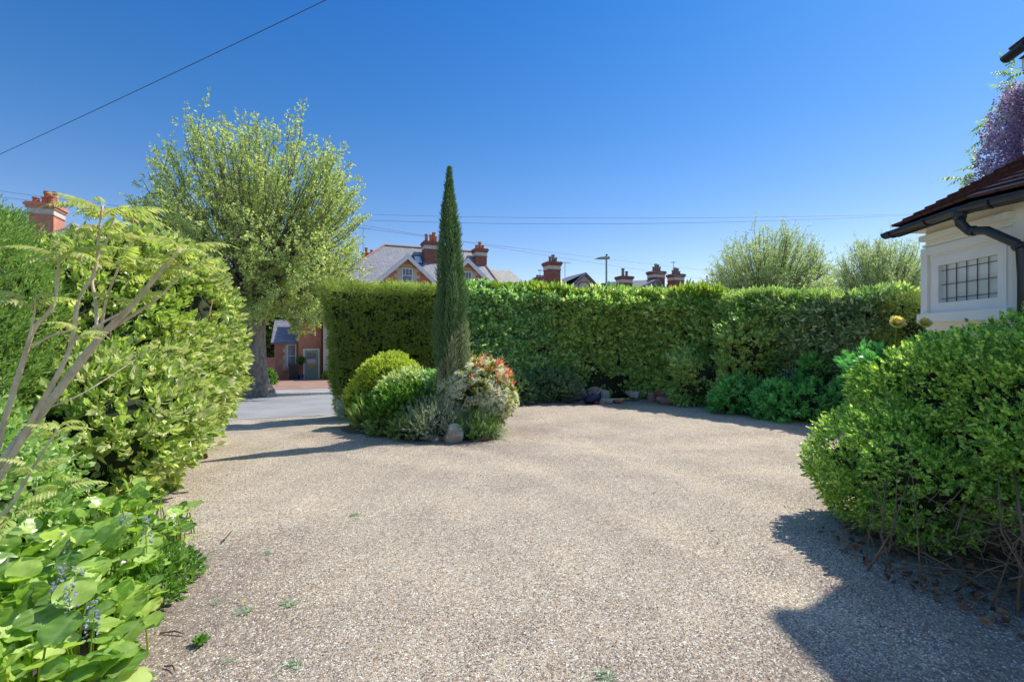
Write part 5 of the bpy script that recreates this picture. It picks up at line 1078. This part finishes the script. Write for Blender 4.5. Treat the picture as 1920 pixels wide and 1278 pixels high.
# rose
def rose(loc, r, lab, up=False):
    rng = np.random.default_rng(int(r * 1e4)); t = thing('yellow_rose', lab, 'flower', loc); n = 46; i = np.arange(n); a = i * 2.4 + rng.normal(size=n) * .2; f = (i / n) ** .8
    ax = norm(A(-.25, -.75, .6)); e1 = norm(np.cross(ax, A(0, 0, 1))); e2 = np.cross(ax, e1); q = leaf2(.60, .16, -.30); m = MB()
    for k_ in range(n):
        rad = e1 * math.cos(a[k_]) + e2 * math.sin(a[k_]); an = R(8 + 82 * f[k_]); d = ax * math.cos(an) + rad * math.sin(an); zc = -ax * math.sin(an) * -1 * 1.0 - rad * math.cos(an); x_ = np.cross(d, zc); Bm = np.stack([x_, d, zc]); m.add((q[0] * r * (.55 + .5 * f[k_])) @ Bm + A(*loc) - ax * r * .35, q[1])
    m.build('petals', M['petal_yellow'], t, smooth=True)
    m = MB(); m.tube([A(*loc) - ax * r * .3, A(*loc) + A(.03, .06, -.18), A(*loc) + A(.12, .15, -.5)], [.005, .005, .006], 5); m.build('stem', M['L_new'], t); return t
rose(P(1683, 603, 4.35), .075, 'open pale yellow rose standing above the bush left of the bay window'); rose(P(1735, 604, 4.3), .06, 'second yellow rose half hidden under the window sill')
ros = bush('rose_leaves', 'rose foliage with larger blue green leaves under the yellow rose', 'shrub', [((3.45, 4.5, 1.36), (.26, .24, .22))], 170, [sprig(rg, leaf2(.34, .04, .15), 6, .12, .06, 62) for _ in range(3)], M['L_choisya'], (.8, 1.2), 103, base=(3.3, 4.45, 1.1), core=None, zmin=.5, up=.6)
ros.name = 'rose_bush'

# ------------------------------------------------------------------ the house at right: bay with leaded window
HR = (4.7, 4.9, 0.0); t = H_ = thing('bay_house', 'cream timber bay of the house at right with dark red tiles and black gutter', 'house', HR)
W0, W1, W2, W3 = A(4.60, 5.38, 0), A(4.50, 4.35, 0), A(4.92, 2.8, 0), A(6.6, .6, 0)
def wall_quad(m, a, b, z0, z1, th=.08, off=0.0, inward=None):
    d = norm(b - a); n_ = A(-d[1], d[0], 0); 
    if n_[0] < 0: n_ = -n_                        # into the house (+x)
    q = [a + n_ * off, b + n_ * off, b + n_ * (off + th), a + n_ * (off + th)]
    m.prism([(p_[0], p_[1], z0) for p_ in q], (0, 0, z1 - z0))
def on01(s_): return W0 + (W1 - W0) * s_
# window wall built as four panels round the opening
s0, s1 = (5.38 - 5.27) / 1.03, (5.38 - 4.40) / 1.03
m = MB(); wall_quad(m, W0, W1, 0, 1.86); wall_quad(m, W0, W1, 2.50, 2.86); wall_quad(m, W0, on01(s0), 1.86, 2.50); wall_quad(m, on01(s1), W1, 1.86, 2.50)
fw = A(5.2, 5.5, 0); m.prism([(W0[0], W0[1], 0), (W0[0] + .09, W0[1] - .02, 0), (8.6, 5.75, 0), (8.6, 5.85, 0)], (0, 0, 2.86)); m.build('wall', M['cream'], t)
m = MB(); wall_quad(m, W1 + (W2 - W1) * .06, W2, 0, 2.55, .08, .03); wall_quad(m, W2, W3, 0, 2.55, .08, .03); m.build('tile_hung_wall', M['tile_hung'], t)
m = MB(); wall_quad(m, W1, W2, 2.5, 2.86, .1, 0.0); wall_quad(m, W1, W1 + (W2 - W1) * .05, 0, 2.5, .1, 0); wall_quad(m, W2, W3, 2.5, 2.86, .1, 0.0); m.build('upper_board', M['cream'], t)
# frames: corner post, outer frame, inner frame, sill
m = MB(); wall_quad(m, W0 + A(0, .03, 0), on01(.06), 1.86, 2.62, .05, -.028); wall_quad(m, on01(.06), on01(1.0), 2.54, 2.62, .05, -.022); wall_quad(m, on01(-.03), on01(1.03), 1.80, 1.90, .09, -.07); wall_quad(m, on01(-.02), on01(1.02), 2.70, 2.76, .09, -.06); wall_quad(m, on01(-.02), on01(1.02), 2.64, 2.66, .04, -.02); m.build('window_trim', M['cream_trim'], t)
f_ = MB(); a, b = .10, .955
wall_quad(f_, on01(a), on01(b), 1.905, 2.005, .07, -.012); wall_quad(f_, on01(a), on01(b), 2.405, 2.50, .07, -.012); wall_quad(f_, on01(a), on01(a + .09), 2.005, 2.405, .07, -.012); wall_quad(f_, on01(b - .085), on01(b), 2.005, 2.405, .07, -.012)
fr = f_.build('window', M['cream_trim'], t); g_ = MB(); wall_quad(g_, on01(a + .08), on01(b - .08), 2.0, 2.41, .008, .03); 
mg, n_, l_, b_, o_ = newmat('window_glass'); b_.inputs['Base Color'].default_value = (.75, .80, .82, 1); b_.inputs['Roughness'].default_value = .04; b_.inputs['Transmission Weight'].default_value = .0; b_.inputs['Specular IOR Level'].default_value = .8
tr = n_.new('ShaderNodeBsdfTransparent'); ms = n_.new('ShaderNodeMixShader'); ms.inputs[0].default_value = .22; b_.inputs['Base Color'].default_value = (.74, .76, .74, 1); l_.new(b_.outputs[0], ms.inputs[1]); l_.new(tr.outputs[0], ms.inputs[2]); l_.new(ms.outputs[0], o_.inputs[0]); M['window_glass'] = mg
g_.build('pane', mg, fr)
g_ = MB(); aa, bb = a + .09, b - .085
for i in range(1, 6): s_ = aa + (bb - aa) * (i - .45) / 5.6; wall_quad(g_, on01(s_ - .0028), on01(s_ + .0028), 2.0, 2.41, .006, .018)
for fz in (.14, .52, .89): z = 2.405 - .40 * fz; wall_quad(g_, on01(aa), on01(bb), z - .003, z + .003, .005, .019)
g_.build('leading', M['lead'], fr)
m = MB(); wall_quad(m, on01(.0), on01(1.0), 0.5, 2.8, .02, .75); m.build('room_wall', M['cream'], t); m = MB(); wall_quad(m, on01(.25), on01(.40), 1.9, 2.45, .02, .18); m.build('curtain', M['white'], t)
# soffit, eaves, roof
E0, E1, E2, E3 = A(4.46, 5.61, 2.86), A(4.29, 4.52, 2.86), A(4.78, 2.7, 2.86), A(6.3, .3, 2.86)
K0 = A(6.5, 5.2, 4.10); K1 = A(6.5, 3.4, 4.10); K2 = A(7.2, 1.5, 4.10); K3 = A(8.6, 6.0, 2.86)
m = MB(); sof = [E0, E1, E2, E3, A(8.6, .6, 2.86), A(8.6, 6.0, 2.86)]; m.prism([p_ - A(0, 0, .012) for p_ in sof], (0, 0, .01)); m.build('soffit', M['cream_trim'], t)
m = MB(); 
for a_, b_2 in ((E0, E1), (E1, E2), (E2, E3)): wall_quad(m, A(a_[0], a_[1], 0), A(b_2[0], b_2[1], 0), 2.80, 2.90, .02, .005)
m.build('fascia', M['black'], t)
# tile courses as real overlapping strips
def courses(m, a, b, a2, b2, n, th=.018, lap=.03):
    for i in range(n):
        f0, f1 = i / n, min(1, (i + 1.25) / n); p0, p1 = a + (a2 - a) * f0, b + (b2 - b) * f0; q0, q1 = a + (a2 - a) * f1, b + (b2 - b) * f1
        nr = norm(np.cross(p1 - p0, q0 - p0)); nr = nr if nr[2] > 0 else -nr
        lo = nr * .028; V = [p0, p1, q1, q0]; W = [p0 + lo, p1 + lo, q1 + nr * .006, q0 + nr * .006]; m.add(V + W, [(3, 2, 1, 0), (4, 5, 6, 7), (0, 1, 5, 4), (1, 2, 6, 5), (2, 3, 7, 6), (3, 0, 4, 7)])
m = MB(); up_ = A(0, 0, .06); o_ = A(-.05, 0, 0)
courses(m, E0 + up_ + o_, E1 + up_ + o_, K0, K1 + A(0, .6, 0), 19); courses(m, E1 + up_ + o_, E2 + up_ + o_, K1 + A(0, .6, 0), K1, 19); courses(m, E2 + up_ + o_, E3 + up_ + o_, K1, K2, 19); courses(m, K3 + up_, E0 + up_ + o_, A(8.6, 5.2, 4.1), K0, 19); rf = m.build('roof', M['tile_red'], t)
# gutter: half-round trough
def gutter(pts, r, name, par):
    m = MB(); P_ = np.array(pts); V = []; k = 9; r = r * .85 if name == 'upper_gutter' else r
    for i, p_ in enumerate(P_):
        d0 = norm(P_[min(i + 1, len(P_) - 1)] - P_[max(i - 1, 0)]); sd = norm(np.cross(d0, A(0, 0, 1)))
        for rr in (r, r - .006):
            for th in np.linspace(math.pi, 2 * math.pi, k): V.append(p_ + sd * math.cos(th) * rr + A(0, 0, 1) * math.sin(th) * rr)
    n = len(P_); Fq = []
    for i in range(n - 1):
        for j in range(k - 1): a0 = i * 2 * k + j; Fq.append((a0, a0 + 1, a0 + 2 * k + 1, a0 + 2 * k)); a1 = a0 + k; Fq.append((a1 + 1, a1, a1 + 2 * k, a1 + 2 * k + 1))
        Fq.append((i * 2 * k, (i + 1) * 2 * k, (i + 1) * 2 * k + k, i * 2 * k + k)); Fq.append((i * 2 * k + k - 1, i * 2 * k + 2 * k - 1, (i + 1) * 2 * k + 2 * k - 1, (i + 1) * 2 * k + k - 1))
    m.add(V, Fq)
    for e in (0, n - 1): m.add([P_[e] + A(0, 0, 0)] + V[e * 2 * k:e * 2 * k + k], [tuple(range(k + 1))])
    # union clips
    for i in range(n - 1):
        for f in (.12, .62): 
            c_ = P_[i] * (1 - f) + P_[i + 1] * f; d0 = norm(P_[i + 1] - P_[i]); sd = norm(np.cross(d0, A(0, 0, 1))); pts2 = [c_ + sd * math.cos(th) * (r + .005) + A(0, 0, 1) * math.sin(th) * (r + .005) for th in np.linspace(math.pi, 2 * math.pi, 11)]; m.tube(pts2, .012, 6)
    return m.build(name, M['black'], par, smooth=True)
go = A(-.07, .02, -.005); gutter([E0 + go + A(0, .05, 0), E1 + go, E2 + go, E3 + go], .062, 'gutter', t)
q0 = E1 + go + A(0, .02, -.06); pth = [q0, q0 + A(.01, 0, -.09), q0 + A(.04, -.05, -.17), P(1850, 432, 4.38), P(1905, 456, 4.22), P(1916, 470, 4.20), P(1919, 520, 4.19), P(1919, 520, 4.19) - A(0, 0, 2.1)]
m = MB(); m.tube(pth, [.05, .042, .04, .04, .04, .04, .04, .04], 14); m.tube([pth[0] + A(0, 0, .03), pth[0] - A(0, 0, .05)], [.058, .05], 14); 
for i in (2, 4): d_ = norm(pth[i + 1] - pth[i]); m.tube([pth[i] + d_ * .01, pth[i] + d_ * .05], .047, 14)
m.build('downpipe', M['black'], t, smooth=True)
# upper storey
U0 = A(5.63, 5.40, 4.76); ud = norm(A(-.24, -1, 0)); U1 = U0 + ud * 2.6; U2 = U1 + A(1.5, -1.2, 0)
m = MB(); m.prism([(5.82, 5.0, 2.9), (5.25, 2.9, 2.9), (6.6, 1.9, 2.9), (9.5, 1.9, 2.9), (9.5, 5.0, 2.9)], (0, 0, 1.83)); m.build('upper_wall', M['tile_hung'], t)
m = MB(); m.box(6.55, 7.35, 4.6, 6.05, 2.9, 7.45); m.box(6.5, 7.4, 4.55, 6.1, 7.45, 7.62); m.box(6.52, 7.38, 4.57, 6.08, 7.62, 7.7); ck = m.build('chimney', M['stack_brick'], t)  # unseen stack, added and sized for the shadow it casts on the gravel
for yy in (4.9, 5.3, 5.75):
    m = MB(); m.lathe((6.95, yy, 7.69), [(.15, 0), (.14, .3), (.16, .34), (.1, .36)], 12); m.build('chimney_pot', M['terracotta'], ck)
m = MB(); m.prism([U0 + A(0.03, 0, -.02), U1 + A(.03, 0, -.02), U2 + A(0, 0, -.02), A(9.8, U2[1], 4.74), A(9.8, 5.4, 4.74)], (0, 0, .012)); m.build('upper_soffit', M['red'], t)
M['soffit_red'] = mat_plain('soffit_red', (.16, .02, .025), .5, .1, 5); bpy.data.objects[-1] if False else None
for ch in t.children:
    if ch.name.startswith('upper_soffit'): ch.data.materials[0] = M['soffit_red']
m = MB(); wall_quad(m, A(U0[0], U0[1], 0), A(U1[0], U1[1], 0), 4.60, 4.735, .03, .05); wall_quad(m, A(U0[0] + .05, U0[1] - .02, 0), A(9.8, 5.5, 0), 4.60, 4.735, .03, .0); m.build('upper_fascia', M['white'], t)
gutter([U0 + A(-.06, .05, .03), U1 + A(-.06, 0, .03), U2 + A(-.06, -.06, .03)], .075, 'upper_gutter', t)
m = MB(); courses(m, U0 + A(-.04, .03, .1), U1 + A(-.04, 0, .1), A(7.4, 4.0, 6.5), A(7.3, 3.1, 6.5), 22); courses(m, U1 + A(-.04, 0, .1), U2 + A(-.04, 0, .1), A(7.3, 3.1, 6.5), A(8.4, 2.6, 6.5), 22); courses(m, A(9.8, 5.45, 4.86), U0 + A(-.04, .03, .1), A(9.8, 4.0, 6.5), A(7.4, 4.0, 6.5), 22); m.build('upper_roof', M['tile_red'], t)

# wisteria
def wisteria():
    rng = np.random.default_rng(111); t = thing('wisteria', 'wisteria with hanging purple flower clusters between the two roofs at top right', 'climber', (6.4, 5.7, 3.0))
    rac = []
    for _ in range(4):
        n = 62; z = rng.uniform(0, 1, n); a = rng.uniform(0, 6.28, n); r = .14 * (1 - z) ** .7 + .02; p = np.stack([r * np.cos(a), z, r * np.sin(a)], -1); d = np.stack([np.cos(a), .5 + 0 * a, np.sin(a)], -1); mm = MB(); scatter(mm, [leaf1(.42, .2)], p, d, rng, (.07, .12)); rac.append((np.vstack(mm.v), np.vstack([f for f, _ in mm.f])))
    n = 330; px_ = 1925 - np.abs(rng.normal(size=n)) * 62; py_ = rng.uniform(150, 350, n); lim = np.interp(py_, [120, 170, 230, 290, 350], [1905, 1880, 1848, 1832, 1800]); ok = px_ > lim; px_, py_ = px_[ok], py_[ok]; Y = rng.uniform(5.5, 6.15, len(px_)); pos = np.stack([(px_ - 960) / F * Y, Y, CH - (py_ - HY) / F * Y], -1)
    d = rng.normal(size=pos.shape) * .14; d[:, 2] = -1; m = MB(); scatter(m, rac, pos, d, rng, (.18, .32)); m.build('flower_clusters', M['petal_purple'], t)
    FR = [frond(rng, 1, 6) for _ in range(3)]; q = np.array([P(a, b, 5.9) for a, b in [(1888, 150), (1895, 140), (1905, 160), (1900, 130), (1893, 175), (1910, 170), (1880, 195), (1862, 225), (1845, 232), (1850, 262), (1818, 330), (1826, 322), (1835, 315), (1860, 290), (1812, 335), (1900, 200), (1915, 215), (1888, 245), (1905, 270), (1870, 305)] for _ in range(3)]); d = rng.normal(size=q.shape); d[:, 0] -= .7; m = MB(); scatter(m, FR, q, d, rng, (.16, .30), roll=(0, 0, 1)); m.build('leaves', M['L_wist'], t)
    m = MB(); m.tube([(7.0, 5.2, 2.9), (6.6, 5.75, 3.4), (6.35, 5.85, 4.0), (6.4, 5.9, 4.9)], [.03, .025, .02, .012], 6); m.tube([(6.5, 5.8, 3.7), (6.1, 5.8, 3.9), (5.7, 5.8, 3.75)], [.015, .012, .006], 5); m.build('stems', M['brown_twig'], t)
wisteria()

# ------------------------------------------------------------------ other garden edges, seen through gaps and from the side
bush('street_shrub', 'green shrub behind the plane tree trunk across the road', 'shrub', [((-15.2, 24.8, .5), (1.5, 1.0, 1.6)), ((-17.2, 25.2, 1.0), (1.6, 1.2, 2.1))], 3600, PRV, M['L_privet'], (1.6, 2.4), 121, base=(-15.2, 24.8, -.6), zmin=-.8, amp=.2, depth=.4)
bush('garden_tree', 'leafy green tree standing behind the brick side wing across the road', 'tree', [((-20.5, 38, 2.6), (3.0, 2.2, 3.4)), ((-17.6, 37, 1.6), (2.4, 1.6, 2.4))], 3800, PRV, M['L_perenn'], (2.4, 3.6), 123, base=(-20.5, 38, -1.1), zmin=-1.2, amp=.4, nsc=.9, depth=.8)
bush('ivy_patch', 'low ivy growing beside the base of the plane tree near the brick wall', 'plant', [((-13.1, 25.5, -.4), (.6, .4, .45))], 500, PRV, M['L_perenn'], (1, 1.6), 122, base=(-13.1, 25.5, -.6), zmin=-.8, amp=.06, depth=.15)

for o in bpy.data.objects:
    if '_org' in o: del o['_org']
